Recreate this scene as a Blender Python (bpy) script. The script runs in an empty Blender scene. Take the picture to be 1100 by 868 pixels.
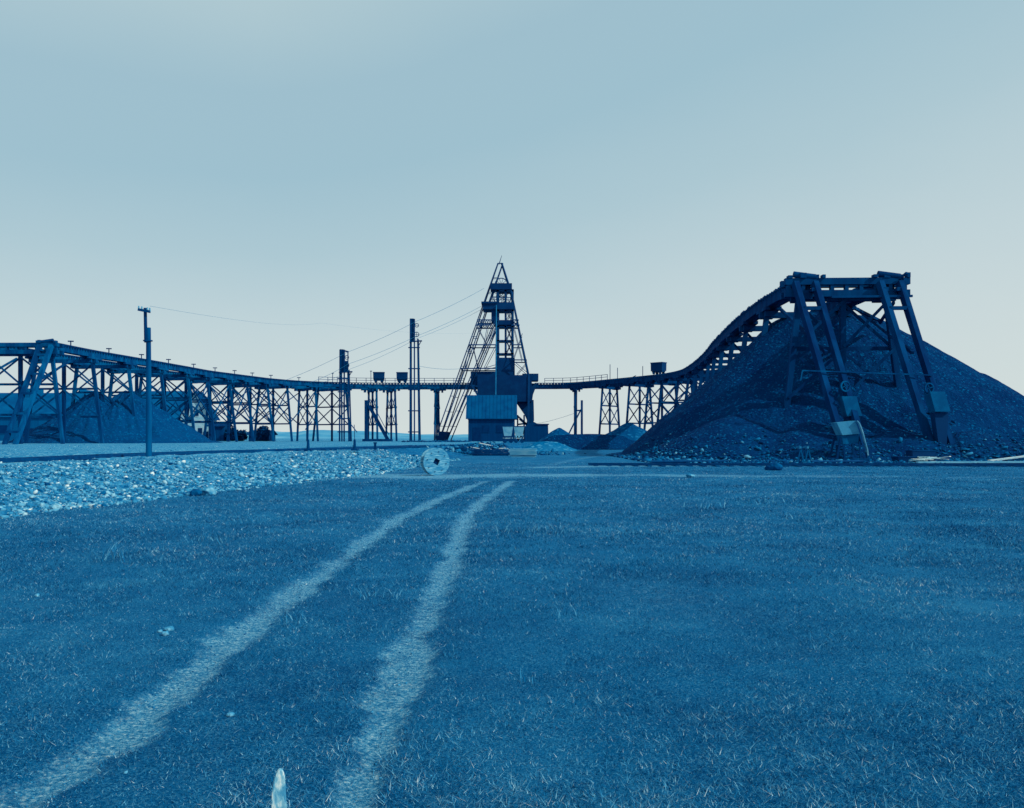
import bpy, math, random
import numpy as np
from mathutils import Vector, noise
random.seed(7); rng = np.random.default_rng(7)
F = 952.0; HY = 470.0; EYE = 1.7
sc = bpy.context.scene
COL = sc.collection
def P(px, py, Y):
    """world point seen at photograph pixel (px, py) standing Y metres away"""
    return Vector(((px-550)*Y/F, Y, EYE+(HY-py)*Y/F))
def X_at(px, Y): return (px-550)*Y/F
# ------------------------------------------------------------------ tones
def lin(c):
    c = c/255.0
    return c/12.92 if c <= .04045 else ((c+.055)/1.055)**2.4
RAMP = [(0,(0,36,82)),(.2,(0,66,116)),(.4,(0,101,151)),(.6,(58,144,182)),(.8,(128,188,206)),(1,(225,233,226))]
def cy(t):
    t = min(max(t,0),1)
    for (a,ca),(b,cb) in zip(RAMP, RAMP[1:]):
        if t <= b:
            k = (t-a)/(b-a)
            return tuple(lin(x)*(1-k)+lin(y)*k for x,y in zip(ca,cb))+(1,)
    return tuple(lin(x) for x in RAMP[-1][1])+(1,)
def tones(rn, p0, p1, t0, t1, n=5):
    e=rn.color_ramp.elements; e[0].position=p0; e[0].color=cy(t0); e[1].position=p1; e[1].color=cy(t1)
    for i in range(1,n-1):
        k=e.new(p0+(p1-p0)*i/(n-1)); k.color=cy(t0+(t1-t0)*i/(n-1))
# ------------------------------------------------------------------ materials
def mat(name, lo, hi, scale=2.0, stretch=(1,1,1), rough=.9, bump=.3, bscale=None, spread=(.35,.65), detail=6, spec=.03, metal=0, bdist=.03):
    m = bpy.data.materials.new(name); m.use_nodes = True
    nt = m.node_tree; n = nt.nodes; L = nt.links
    b = n['Principled BSDF']; b.inputs['Roughness'].default_value = rough
    b.inputs['Specular IOR Level'].default_value = spec; b.inputs['Metallic'].default_value = metal
    tc = n.new('ShaderNodeTexCoord'); mp = n.new('ShaderNodeMapping'); mp.inputs['Scale'].default_value = stretch
    L.new(tc.outputs['Object'], mp.inputs['Vector'])
    nz = n.new('ShaderNodeTexNoise'); nz.inputs['Scale'].default_value = scale; nz.inputs['Detail'].default_value = detail
    L.new(mp.outputs[0], nz.inputs['Vector'])
    r = n.new('ShaderNodeValToRGB'); tones(r,spread[0],spread[1],lo,hi)
    oi = n.new('ShaderNodeObjectInfo'); ma = n.new('ShaderNodeMath'); ma.operation='MULTIPLY_ADD'; ma.inputs[1].default_value=.22; ma.inputs[2].default_value=-.11; L.new(oi.outputs['Random'], ma.inputs[0])
    ad = n.new('ShaderNodeMath'); ad.operation='ADD'; L.new(nz.outputs['Fac'], ad.inputs[0]); L.new(ma.outputs[0], ad.inputs[1])
    L.new(ad.outputs[0], r.inputs['Fac']); L.new(r.outputs['Color'], b.inputs['Base Color'])
    if bump:
        nb = n.new('ShaderNodeTexNoise'); nb.inputs['Scale'].default_value = bscale or scale*4; nb.inputs['Detail'].default_value = 5
        L.new(mp.outputs[0], nb.inputs['Vector'])
        bp = n.new('ShaderNodeBump'); bp.inputs['Strength'].default_value = bump; bp.inputs['Distance'].default_value = bdist
        L.new(nb.outputs['Fac'], bp.inputs['Height']); L.new(bp.outputs[0], b.inputs['Normal'])
    return m
M = {}
M['timber'] = mat('weathered_timber', .12, .32, 1.2, (1,1,.25))
M['timber_pale'] = mat('pale_weathered_timber', .42, .66, 1.2, (1,1,.25))
M['timber_deep'] = mat('right_trestle_timber', .05, .20, 1.2, (1,1,.25))  # darker timber tone, used along the right trestle
M['timber_dark'] = mat('tarred_timber', .06, .18, 1.0, (1,1,.3))
M['steel'] = mat('painted_steel', .10, .20, .8, rough=.6, spec=.08)
M['bin'] = mat('dark_riveted_plate', .06, .13, .6, rough=.7, spec=.05)
M['iron'] = mat('cart_iron', .10, .22, 3, rough=.6)
M['roof'] = mat('shed_roofing', .18, .27, .5, (1,1,1), bump=.2)
M['board'] = mat('dark_board_wall', .12, .2, .8, (3,3,.2))
M['far_wall'] = mat('far_grey_wall', .28, .36, .4, (3,3,.2))
M['far_roof'] = mat('far_roofing', .24, .33, .4)
M['pale_wall'] = mat('whitewashed_wall', .80, .90, .5, (1,1,2))
M['dark'] = mat('dark_opening', .05, .1, 1, bump=0)
M['plank'] = mat('fresh_sawn_plank', .82, .97, 2.5, (1,4,4))
M['reel'] = mat('reel_wood', .48, .80, 4, (1,1,7), spread=(.3,.6))
M['stake'] = mat('stake_wood', .62, .98, 14, (3,3,1.2), bump=.5, bdist=.003, spread=(.4,.62))
M['hoodm']=mat('hood_sheet_metal',.46,.6,1.5,rough=.5,spec=.1)
M['hopmid']=mat('mid_sheet_metal',.28,.40,1.5,rough=.7,spec=.03)
M['hopper'] = mat('pale_sheet_metal', .62, .74, 1.5, rough=.5, spec=.15)
M['cable'] = mat('steel_rope', .45, .55, 3, bump=0)
M['leaf'] = mat('leaf', .12, .22, 1.5)
M['lum']=mat('grey_sawn_lumber',.62,.74,3,(.5,3,3))
M['lit_edge']=mat('lit_edge_tone',.42,.55,1,rough=.6)  # pale tone painting the lit edge of a headframe post
M['pole'] = mat('pole_wood', .14, .32, 2, (1,1,.15))

def speckle(name, base_lo, base_hi, spot, vscale, amount, bump=.6, bdist=.08, big=.12):
    """broken rock: per-fragment tone from a Voronoi cell plus broad mottling"""
    m = bpy.data.materials.new(name); m.use_nodes = True
    nt = m.node_tree; n = nt.nodes; L = nt.links; b = n['Principled BSDF']
    b.inputs['Roughness'].default_value = .95; b.inputs['Specular IOR Level'].default_value = .02
    tc = n.new('ShaderNodeTexCoord')
    nz = n.new('ShaderNodeTexNoise'); nz.inputs['Scale'].default_value = big; nz.inputs['Detail'].default_value = 8; nz.inputs['Roughness'].default_value = .65
    L.new(tc.outputs['Object'], nz.inputs['Vector'])
    r = n.new('ShaderNodeValToRGB'); tones(r,.35,.65,base_lo,base_hi)
    L.new(nz.outputs['Fac'], r.inputs['Fac'])
    v = n.new('ShaderNodeTexVoronoi'); v.inputs['Scale'].default_value = vscale; L.new(tc.outputs['Object'], v.inputs['Vector'])
    s = n.new('ShaderNodeSeparateColor'); L.new(v.outputs['Color'], s.inputs[0])
    mr = n.new('ShaderNodeMapRange'); mr.inputs['From Min'].default_value = 1-amount; mr.inputs['From Max'].default_value = 1
    L.new(s.outputs[0], mr.inputs['Value'])
    mx = n.new('ShaderNodeMix'); mx.data_type='RGBA'; L.new(mr.outputs[0], mx.inputs['Factor']); L.new(r.outputs['Color'], mx.inputs[6]); mx.inputs[7].default_value = cy(spot)
    L.new(mx.outputs[2], b.inputs['Base Color'])
    nb = n.new('ShaderNodeTexNoise'); nb.inputs['Scale'].default_value = vscale*.7; nb.inputs['Detail'].default_value = 4; L.new(tc.outputs['Object'], nb.inputs['Vector'])
    bp = n.new('ShaderNodeBump'); bp.inputs['Strength'].default_value=bump; bp.inputs['Distance'].default_value=bdist
    L.new(nb.outputs['Fac'], bp.inputs['Height']); L.new(bp.outputs[0], b.inputs['Normal'])
    return m
M['ore'] = speckle('crushed_ore', .02, .11, .32, 7.0, .16, bump=.8, bdist=.3, big=.35)
M['ore_left'] = speckle('crushed_ore_grey', .12, .21, .34, 4.5, .2, bump=.7, bdist=.3)
M['spoil'] = speckle('spoil_earth', .32, .45, .62, 3.0, .25, bump=.6, bdist=.2)
M['spoil_dark'] = speckle('dark_spoil_earth', .17, .27, .45, 3.0, .2, bump=.6, bdist=.2)
M['yard'] = speckle('trodden_yard_soil', .25, .42, .58, 6.0, .2, bump=.5, bdist=.06, big=.3)
M['gravel'] = speckle('gravel', .43, .60, .80, 9.0, .25, bump=.7, bdist=.06, big=.5)

def attr_mat(name, lo, hi, attr='tone'):
    m = bpy.data.materials.new(name); m.use_nodes=True; nt=m.node_tree; n=nt.nodes; L=nt.links; b=n['Principled BSDF']
    b.inputs['Roughness'].default_value=.85; b.inputs['Specular IOR Level'].default_value=.03
    a=n.new('ShaderNodeAttribute'); a.attribute_name=attr
    r=n.new('ShaderNodeValToRGB'); tones(r,0,1,lo,hi,7)
    L.new(a.outputs['Fac'], r.inputs['Fac']); L.new(r.outputs['Color'], b.inputs['Base Color'])
    return m
M['stone'] = attr_mat('broken_stone', .22, .98)
M['ore_stone'] = attr_mat('ore_lump', .08, .75)
M['blade'] = attr_mat('grass_blade', .14, .95)

# meadow: turf, with the bare wheel tracks where the "wear" attribute says the grass is gone
def meadow():
    m = bpy.data.materials.new('turf'); m.use_nodes=True; nt=m.node_tree; n=nt.nodes; L=nt.links; b=n['Principled BSDF']
    b.inputs['Roughness'].default_value=.95; b.inputs['Specular IOR Level'].default_value=.02
    tc=n.new('ShaderNodeTexCoord')
    def nz(s,d=6,ro=.6):
        k=n.new('ShaderNodeTexNoise'); k.inputs['Scale'].default_value=s; k.inputs['Detail'].default_value=d; k.inputs['Roughness'].default_value=ro
        L.new(tc.outputs['Object'],k.inputs['Vector']); return k.outputs['Fac']
    def ramp(f,a,b_,ca,cb):
        r=n.new('ShaderNodeValToRGB'); tones(r,a,b_,ca,cb); L.new(f,r.inputs['Fac']); return r.outputs['Color']
    def mix(f,a,b_):
        k=n.new('ShaderNodeMix'); k.data_type='RGBA'; L.new(f,k.inputs['Factor']); L.new(a,k.inputs[6]); L.new(b_,k.inputs[7]); return k.outputs[2]
    def math_(op,a,b_=None,c=None):
        k=n.new('ShaderNodeMath'); k.operation=op; k.use_clamp=(op=='MULTIPLY_ADD')
        for i,x in enumerate((a,b_,c)):
            if x is None: continue
            if isinstance(x,(int,float)): k.inputs[i].default_value=x
            else: L.new(x,k.inputs[i])
        return k.outputs[0]
    fine=ramp(nz(60,8,.85),.41,.60,.12,.70)
    broad=ramp(nz(.35,8,.72),.36,.66,.17,.54)
    turf=mix(math_('MULTIPLY',nz(4,4),.9),fine,broad)
    soil=ramp(nz(34,9,.9),.41,.59,.30,.92)
    a=n.new('ShaderNodeAttribute'); a.attribute_name='wear'
    f=math_('ADD',a.outputs['Fac'],math_('MULTIPLY_ADD',nz(7,7,.7),2.2,-1.35))
    f2=math_('ADD',a.outputs['Fac'],math_('MULTIPLY',math_('SUBTRACT',nz(9,8,.85),.5),3.6))
    mr=n.new('ShaderNodeMapRange'); mr.inputs['From Min'].default_value=.25; mr.inputs['From Max'].default_value=.85; L.new(f2,mr.inputs['Value'])
    k=math_('MULTIPLY',mr.outputs[0],.86)
    gate=n.new('ShaderNodeMapRange'); gate.inputs['From Min'].default_value=.02; gate.inputs['From Max'].default_value=.3; L.new(a.outputs['Fac'],gate.inputs['Value'])
    L.new(mix(math_('MULTIPLY',k,gate.outputs[0]),turf,soil),b.inputs['Base Color'])
    bp=n.new('ShaderNodeBump'); bp.inputs['Strength'].default_value=.8; bp.inputs['Distance'].default_value=.03; L.new(nz(45,8,.75),bp.inputs['Height']); L.new(bp.outputs[0],b.inputs['Normal'])
    return m
M['turf'] = meadow()

# ------------------------------------------------------------------ mesh helpers
class MB:
    def __init__(s): s.v=[]; s.f=[]
    def bar(s, p, q, w, h=None, taper=1.0, up=None):
        h = h or w; p=Vector(p); q=Vector(q); d=(q-p)
        if d.length < 1e-5: return s
        d.normalize(); u = up or (Vector((0,0,1)) if abs(d.z)<.95 else Vector((0,1,0)))
        a=d.cross(u).normalized(); b=a.cross(d).normalized(); i=len(s.v)
        for c,k in ((p,1),(q,taper)):
            for sa,sb in ((-1,-1),(1,-1),(1,1),(-1,1)): s.v.append(c+a*sa*w*k/2+b*sb*h*k/2)
        s.f += [(i,i+3,i+2,i+1),(i+4,i+5,i+6,i+7)]+[(i+k,i+(k+1)%4,i+4+(k+1)%4,i+4+k) for k in range(4)]
        return s
    def box(s, x0,x1,y0,y1,z0,z1, top=1.0):
        i=len(s.v); cx=(x0+x1)/2; cyy=(y0+y1)/2
        for z,k in ((z0,1),(z1,top)):
            for x,y in ((x0,y0),(x1,y0),(x1,y1),(x0,y1)): s.v.append(Vector((cx+(x-cx)*k,cyy+(y-cyy)*k,z)))
        s.f += [(i,i+3,i+2,i+1),(i+4,i+5,i+6,i+7)]+[(i+k,i+(k+1)%4,i+4+(k+1)%4,i+4+k) for k in range(4)]
        return s
    def prism(s, pts, y0, y1):      # outline in x,z pushed through y
        i=len(s.v); n=len(pts)
        for y in (y0,y1):
            for x,z in pts: s.v.append(Vector((x,y,z)))
        s.f += [tuple(range(i,i+n)), tuple(range(i+2*n-1,i+n-1,-1))]+[(i+k,i+n+k,i+n+(k+1)%n,i+(k+1)%n) for k in range(n)]
        return s
    def tube(s, p, q, r, r2=None, n=10):
        p=Vector(p); q=Vector(q); d=(q-p).normalized(); r2=r if r2 is None else r2
        u=Vector((0,0,1)) if abs(d.z)<.95 else Vector((0,1,0)); a=d.cross(u).normalized(); b=a.cross(d); i=len(s.v)
        for c,rr in ((p,r),(q,r2)):
            for k in range(n):
                t=2*math.pi*k/n; s.v.append(c+a*math.cos(t)*rr+b*math.sin(t)*rr)
        s.f += [tuple(range(i+n-1,i-1,-1)), tuple(range(i+n,i+2*n))]+[(i+k,i+(k+1)%n,i+n+(k+1)%n,i+n+k) for k in range(n)]
        return s
    def ring(s, c, axis, R, r, n=24, depth=None):      # annular wheel rim
        c=Vector(c); axis=Vector(axis).normalized(); u=Vector((0,0,1)) if abs(axis.z)<.9 else Vector((0,1,0))
        a=axis.cross(u).normalized(); b=a.cross(axis); dp=depth or r; i=len(s.v)
        for k in range(n):
            t=2*math.pi*k/n; e=a*math.cos(t)+b*math.sin(t)
            for rr,dd in ((R-r,-dp),(R,-dp),(R,dp),(R-r,dp)): s.v.append(c+e*rr+axis*dd/2)
        for k in range(n):
            for j in range(4): s.f.append((i+4*k+j,i+4*k+(j+1)%4,i+4*((k+1)%n)+(j+1)%4,i+4*((k+1)%n)+j))
        return s
    def build(s, name, m, parent=None, org=None):
        me=bpy.data.meshes.new(name); o_=Vector(org) if org is not None else (root_loc(parent) if parent else Vector((0,0,0)))
        me.from_pydata([v-o_ for v in s.v],[],s.f); me.materials.append(m); me.update()
        o=bpy.data.objects.new(name,me); COL.objects.link(o)
        if parent: o.parent=parent
        else: o.location=o_
        return o
def root_loc(o):
    l=Vector((0,0,0))
    while o: l+=o.location; o=o.parent
    return l
def tag(o,label=None,cat=None,group=None,kind=None):
    if label: o['label']=label
    if cat: o['category']=cat
    if group: o['group']=group
    if kind: o['kind']=kind
    return o
def thing(name,loc,label,cat,group=None):
    o=bpy.data.objects.new(name,None); COL.objects.link(o); o.location=loc; o.empty_display_size=.2
    return tag(o,label,cat,group)
def copy_tree(o,parent=None):
    c=o.copy(); COL.objects.link(c); c.parent=parent
    for ch in list(o.children): copy_tree(ch,c)
    return c
def np_mesh(name, v, faces_idx, nper, m, attrs=None, smooth=False):
    me=bpy.data.meshes.new(name); nv=len(v); nf=len(faces_idx)
    me.vertices.add(nv); me.vertices.foreach_set('co', np.asarray(v,dtype=np.float32).ravel())
    me.loops.add(nf*nper); me.loops.foreach_set('vertex_index', np.asarray(faces_idx,dtype=np.int32).ravel())
    me.polygons.add(nf); me.polygons.foreach_set('loop_start', np.arange(nf,dtype=np.int32)*nper)
    if smooth: me.polygons.foreach_set('use_smooth', np.ones(nf,dtype=bool))
    me.update(calc_edges=True)
    for k,a in (attrs or {}).items():
        at=me.attributes.new(k,'FLOAT','POINT'); at.data.foreach_set('value', np.asarray(a,dtype=np.float32))
    me.materials.append(m); me.validate()
    o=bpy.data.objects.new(name,me); COL.objects.link(o); return o

# ------------------------------------------------------------------ terrain
def sstep(t): t=np.clip(t,0,1); return t*t*(3-2*t)
FOOT_Y=[0,14,19.5,27,33,42.6,54,66,81,90,100,112,140,250,600]; FOOT_X=[-12.5,-11.8,-11.2,-9.9,-8.5,-6.7,-5.7,-4.8,-4,-3.0,0,5,12,14,16]
def foot(Y): return np.interp(Y,FOOT_Y,FOOT_X)
def vnoise(X,Y,seed,scale):
    X=np.asarray(X,dtype=float)/scale; Y=np.asarray(Y,dtype=float)/scale
    xi=np.floor(X).astype(np.int64); yi=np.floor(Y).astype(np.int64); fx=sstep(X-xi); fy=sstep(Y-yi)
    def h(a,b):
        n_=(a*374761393+b*668265263+seed*974634777)&0xffffffff; n_=((n_^(n_>>13))*1274126177)&0xffffffff
        return ((n_^(n_>>16))&0xffff)/65535.0
    return (h(xi,yi)*(1-fx)+h(xi+1,yi)*fx)*(1-fy)+(h(xi,yi+1)*(1-fx)+h(xi+1,yi+1)*fx)*fy
def edge_d(X,Y):
    return foot(Y)-X+(vnoise(X,Y,3,1.6)-.5)*1.0+(vnoise(X,Y,4,.5)-.5)*.5
def height(X,Y):
    d=edge_d(X,Y); k=np.clip(Y/40,.6,1.0)
    z=.8*sstep((d+.1)/(6.5*k))
    g=np.clip(d/1.0,0,1)*np.clip((90-Y)/50,0,1)
    z=z+g*(vnoise(X,Y,5,.9)-.5)*.16+g*(vnoise(X,Y,6,.28)-.5)*.07
    z=z+(1-np.clip(d,0,1))*(vnoise(X,Y,8,1.7)-.5)*.06*np.clip((90-Y)/60,0,1)
    w=wear(X,Y)
    return z-.05*w*np.clip((40-Y)/20,0,1)
def px2w(pts): return [((x-550)/F*(EYE*F/(y-HY)), EYE*F/(y-HY)) for x,y in pts]
R1=px2w([(521,517),(507,522),(489,529),(461,541),(430,555),(375,595),(330,626),(270,668),(200,728),(130,786),(40,848),(-60,915)])
R2=px2w([(549,517),(541,523),(528,531),(513,542),(501,555),(494,572),(485,600),(465,640),(445,690),(425,740),(405,790),(385,850),(360,930)])
ROAD=px2w([(370,511),(420,511.5),(480,512),(560,510.5),(640,510.5),(760,511),(900,512),(1100,513)])
def seg_dist(X,Y,pts):
    best=np.full(np.shape(X),1e9)
    for (x0,y0),(x1,y1) in zip(pts,pts[1:]):
        dx,dy=x1-x0,y1-y0; t=np.clip(((X-x0)*dx+(Y-y0)*dy)/(dx*dx+dy*dy),0,1)
        best=np.minimum(best,np.hypot(X-x0-t*dx,Y-y0-t*dy))
    return best
def rut(X,Y):
    j=(vnoise(X,Y,11,.7)-.5)*.14
    j=j+(vnoise(X,Y,17,.25)-.5)*.14; kk=np.interp(Y,[4,9,25],[.78,1,1.15]); a=sstep(1.2-(seg_dist(X,Y,R1)+j)/(.25*kk)); b=sstep(1.2-(seg_dist(X,Y,R2)+j)/(.24*kk))
    mid=.26*np.clip(1-(seg_dist(X,Y,R2)+j)/.5,0,1)
    return np.maximum(np.maximum(a,b),mid)*(.72+.42*vnoise(X,Y,12,1.3))*(.8+.3*vnoise(X,Y,16,.22))
def road(X,Y):
    j=(vnoise(X,Y,13,1.5)-.5)*1.4+(vnoise(X,Y,18,.5)-.5)*.7
    w=np.interp(X,[-8,-3,3,14,40],[3.0,2.6,1.7,.8,.6]); s=np.interp(X,[-9,-3,3,14,30],[1.0,1.0,.85,.55,.45])
    return np.clip(1.3-(seg_dist(X,Y,ROAD)+j)/w,0,1)*s
ROAD2=px2w([(588,501),(606,496),(628,492),(650,489)])
ROAD3=px2w([(585,502),(700,500.5),(820,499.5),(960,499),(1130,498)])
def patch(X,Y):
    q=np.clip(1.3-(seg_dist(X,Y,ROAD3)+(vnoise(X,Y,14,1.1)-.5)*1.0)/1.5,0,1)*.8; q=np.maximum(q,np.clip(1.3-seg_dist(X,Y,ROAD2)/.6,0,1)*.4)
    return np.maximum(q,patch0(X,Y))
def patch0(X,Y):
    return .28*np.clip(1-np.hypot((X-1.6)/1.5,(Y-9.6)/2.6),0,1)+.3*np.clip(1-np.hypot((X+.1)/.9,(Y-4.0)/1.3),0,1)
def wear(X,Y):
    return np.clip(np.maximum(np.maximum(rut(X,Y),road(X,Y)),patch(X,Y)),0,1)
NR,NC=620,560
ys=np.geomspace(3.5,5200,NR)-1.2; tt=np.linspace(-1.35,1.35,NC)
YY=np.repeat(ys[:,None],NC,1); XX=tt[None,:]*(YY+4.5)
ZZ=height(XX,YY); W=wear(XX,YY); ED=edge_d(XX,YY)
V=np.stack([XX,YY,ZZ],-1).reshape(-1,3)
idx=np.arange(NR*NC).reshape(NR,NC)
Q=np.stack([idx[:-1,:-1],idx[:-1,1:],idx[1:,1:],idx[1:,:-1]],-1).reshape(-1,4)
edf=ED.ravel()[Q].mean(1); rtf=rut(XX,YY).ravel()[Q].mean(1); rdf=road(XX,YY).ravel()[Q].mean(1)
emb=edf>.15; trk=(~emb)&(rtf>.5); rod=(~emb)&(~trk)&(rdf>.5); yrd=emb&((YY.ravel()[Q].mean(1)+1.2*vnoise(XX,YY,15,3).ravel()[Q].mean(1)*6)>64)&(edf<14); emb=emb&~yrd; fld=~(emb|trk|rod|yrd)
def sub(name,mask,m):
    q=Q[mask]; u,inv=np.unique(q,return_inverse=True)
    o=np_mesh(name,V[u],inv.reshape(-1,4),4,m,{'wear':W.ravel()[u]},smooth=True); tag(o,kind='structure'); return o
sub('ground',fld,M['turf']); sub('dirt_track',trk,M['turf']); sub('dirt_road',rod,M['turf']); sub('gravel_embankment',emb,M['gravel']); sub('yard_ground',yrd,M['yard'])

# distant low hills
def hills():
    n=160; v=[]; f=[]
    for i in range(n):
        a=-1.25+2.5*i/(n-1); Y0=900
        x=a*Y0; h=2+7*max(0,math.exp(-((a+.25)/.16)**2))+3.0*noise.noise(Vector((a*9,2,0)))+2.2*noise.noise(Vector((a*34,5,0)))+3*math.exp(-((a-.2)/.2)**2)
        h=max(h,.3)
        for k,(dy,hh) in enumerate(((-90,-1),(0,h),(140,h*.8),(260,-1))): v.append((x*(1+dy/Y0),Y0+dy,hh))
    for i in range(n-1):
        for k in range(3): a=i*4+k; f.append((a,a+4,a+5,a+1))
    o=np_mesh('distant_hills',v,f,4,mat('hill_grass',.60,.72,.03,bump=0),smooth=True); tag(o,kind='structure')
hills()

# ------------------------------------------------------------------ stones
ICO_V=None
def ico():
    t=(1+5**.5)/2
    v=np.array([(-1,t,0),(1,t,0),(-1,-t,0),(1,-t,0),(0,-1,t),(0,1,t),(0,-1,-t),(0,1,-t),(t,0,-1),(t,0,1),(-t,0,-1),(-t,0,1)],float)
    v/=np.linalg.norm(v[0])
    f=np.array([(0,11,5),(0,5,1),(0,1,7),(0,7,10),(0,10,11),(1,5,9),(5,11,4),(11,10,2),(10,7,6),(7,1,8),(3,9,4),(3,4,2),(3,2,6),(3,6,8),(3,8,9),(4,9,5),(2,4,11),(6,2,10),(8,6,7),(9,8,1)])
    return v,f
def stones(name,pos,size,tone,m,label,cat):
    n=len(pos); bv,bf=ico()
    v=bv[None]*(1+rng.uniform(-.38,.32,(n,12,1)))
    v=v*np.stack([rng.uniform(.7,1.3,n),rng.uniform(.7,1.3,n),rng.uniform(.35,.8,n)],-1)[:,None,:]
    a=rng.uniform(0,6.28,n); c,s=np.cos(a)[:,None],np.sin(a)[:,None]; x=v[...,0]*c-v[...,1]*s; y=v[...,0]*s+v[...,1]*c
    b=rng.normal(0,.5,n); c,s=np.cos(b)[:,None],np.sin(b)[:,None]; z=v[...,2]*c+x*s; x=x*c-v[...,2]*s
    v=np.stack([x,y,z],-1)*size[:,None,None]+pos[:,None,:]
    f=bf[None]+np.arange(n)[:,None,None]*12
    o=np_mesh(name,v.reshape(-1,3),f.reshape(-1,3),3,m,{'tone':np.repeat(tone,12)})
    return tag(o,label,cat,kind='stuff')
# rubble slope of the embankment
n=105000; y=np.exp(rng.uniform(math.log(15),math.log(68),n)); d=rng.beta(.95,2.1,n)*9.5-.8
x=foot(y)-d; ok=edge_d(x,y)>-.35-.6*(rng.random(n)<.25); x,y,d=x[ok],y[ok],d[ok]
size=np.clip(rng.lognormal(-4.3,.72,len(x)),.006,.085)*np.interp(y,[15,40,90],[.85,1.3,1.6])*np.interp(d,[0,4,9],[1.25,1.0,.6])
tone=np.clip(rng.normal(.40,.20,len(x)),0,1); tone=np.where(rng.random(len(x))<.035,rng.uniform(.7,1,len(x)),tone)
stones('rubble',np.stack([x,y,height(x,y)+size*.15],-1),size,tone,M['stone'],'loose pale broken stone strewn over the slope of the embankment','rubble')
# flat gravel top scatter
n=7000; y=np.exp(rng.uniform(math.log(26),math.log(110),n)); x=foot(y)-rng.uniform(6,60,n)*y/60
size=np.clip(rng.lognormal(-3.9,.5,n),.015,.09)*np.interp(y,[26,110],[.8,1.5])
stones('gravel',np.stack([x,y,height(x,y)+size*.1],-1),size,np.clip(rng.normal(.45,.2,n),0,1),M['stone'],'scattered gravel on the flat top of the embankment','gravel')
# single larger pale stones along the foot of the bank
def rock(px,py,r,label,group=None,m=None,tone=.8,Y=None,name='rock'):
    Y=Y or EYE*F/(py-HY); X=X_at(px,Y); z=float(height(np.array([X]),np.array([Y]))[0])
    bpyv,bf=ico(); me=bpy.data.meshes.new(name); vs=[]; fs=[]
    import bmesh
    bm=bmesh.new(); bmesh.ops.create_icosphere(bm,subdivisions=3,radius=1)
    sd=random.random()*50; sx,sy,sz=random.uniform(.8,1.2),random.uniform(.8,1.1),random.uniform(.6,.85)
    for v in bm.verts:
        k=1+.35*noise.noise(v.co*1.1+Vector((sd,0,0)))+.12*noise.noise(v.co*3+Vector((sd,0,0)))
        c=noise.cell(v.co*1.6+Vector((sd,0,0)))*.06
        v.co=Vector((v.co.x*sx,v.co.y*sy,v.co.z*sz))*(k+c)*r
    bm.to_mesh(me); bm.free(); me.materials.append(m or M['rock'])
    o=bpy.data.objects.new(name,me); COL.objects.link(o); o.location=(X,Y,z+r*.4); tag(o,label,'rock',group); return o
M['rock']=mat('pale_rock',.48,.82,6,bump=.5,bdist=.02); M['rock_dark']=mat('dark_rock',.12,.3,4,bump=.5,bdist=.03)
rock(224,532,.24,'large pale boulder at the foot of the rubble bank beside a dark one')
rock(211,533,.17,'dark rock tucked against the large pale boulder at the bank foot',m=M['rock_dark'])
rock(831,505,.42,'dark boulder lying by the rail track in front of the big ore pile',m=M['rock_dark'])
rock(742,513,.16,'small pale rock in the grass near the worn road, in front of ore pile')
rock(60,549,.13,'pale angular stone at the far left foot of the rubble bank')
for i in range(40):
    yy=math.exp(random.uniform(math.log(19),math.log(44))); dd=random.uniform(-.1,2.4)
    xx=float(foot(yy))-dd; py=HY+(EYE-.1)*F/yy; px=550+F*xx/yy
    if px<-10: continue
    rock(px,py,random.uniform(.04,.10),'pale broken rock among the rubble at the foot of the embankment','pale rocks along the foot of the embankment',Y=yy)
for px,py in ((172,681),(182,679),(178,684),(248,768),(40,640)):
    rock(px,py,random.uniform(.018,.035),'small pale chip of stone lying in the open grass','pale stone chips in the grass')

n=3000; k=rng.integers(0,2,n); u=rng.random(n); px_=np.zeros((n,2))
for i,RR_ in enumerate((R1,R2)):
    A=np.array(RR_)[::-1]; yy=np.exp(rng.uniform(math.log(3.6),math.log(30),n)); xx=np.interp(yy,A[:,1],A[:,0])+rng.normal(0,.17,n)
    m_=k==i; px_[m_,0]=xx[m_]; px_[m_,1]=yy[m_]
x,y=px_[:,0],px_[:,1]; size=np.clip(rng.lognormal(-5.5,.45,n),.0025,.012)*np.clip(y/7,1,2)
stones('pebbles',np.stack([x,y,height(x,y)+size*.2],-1),size,np.clip(rng.normal(.38,.2,n),0,1),M['stone'],'small pebbles and clods lying in the two wheel tracks','pebbles')
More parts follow.
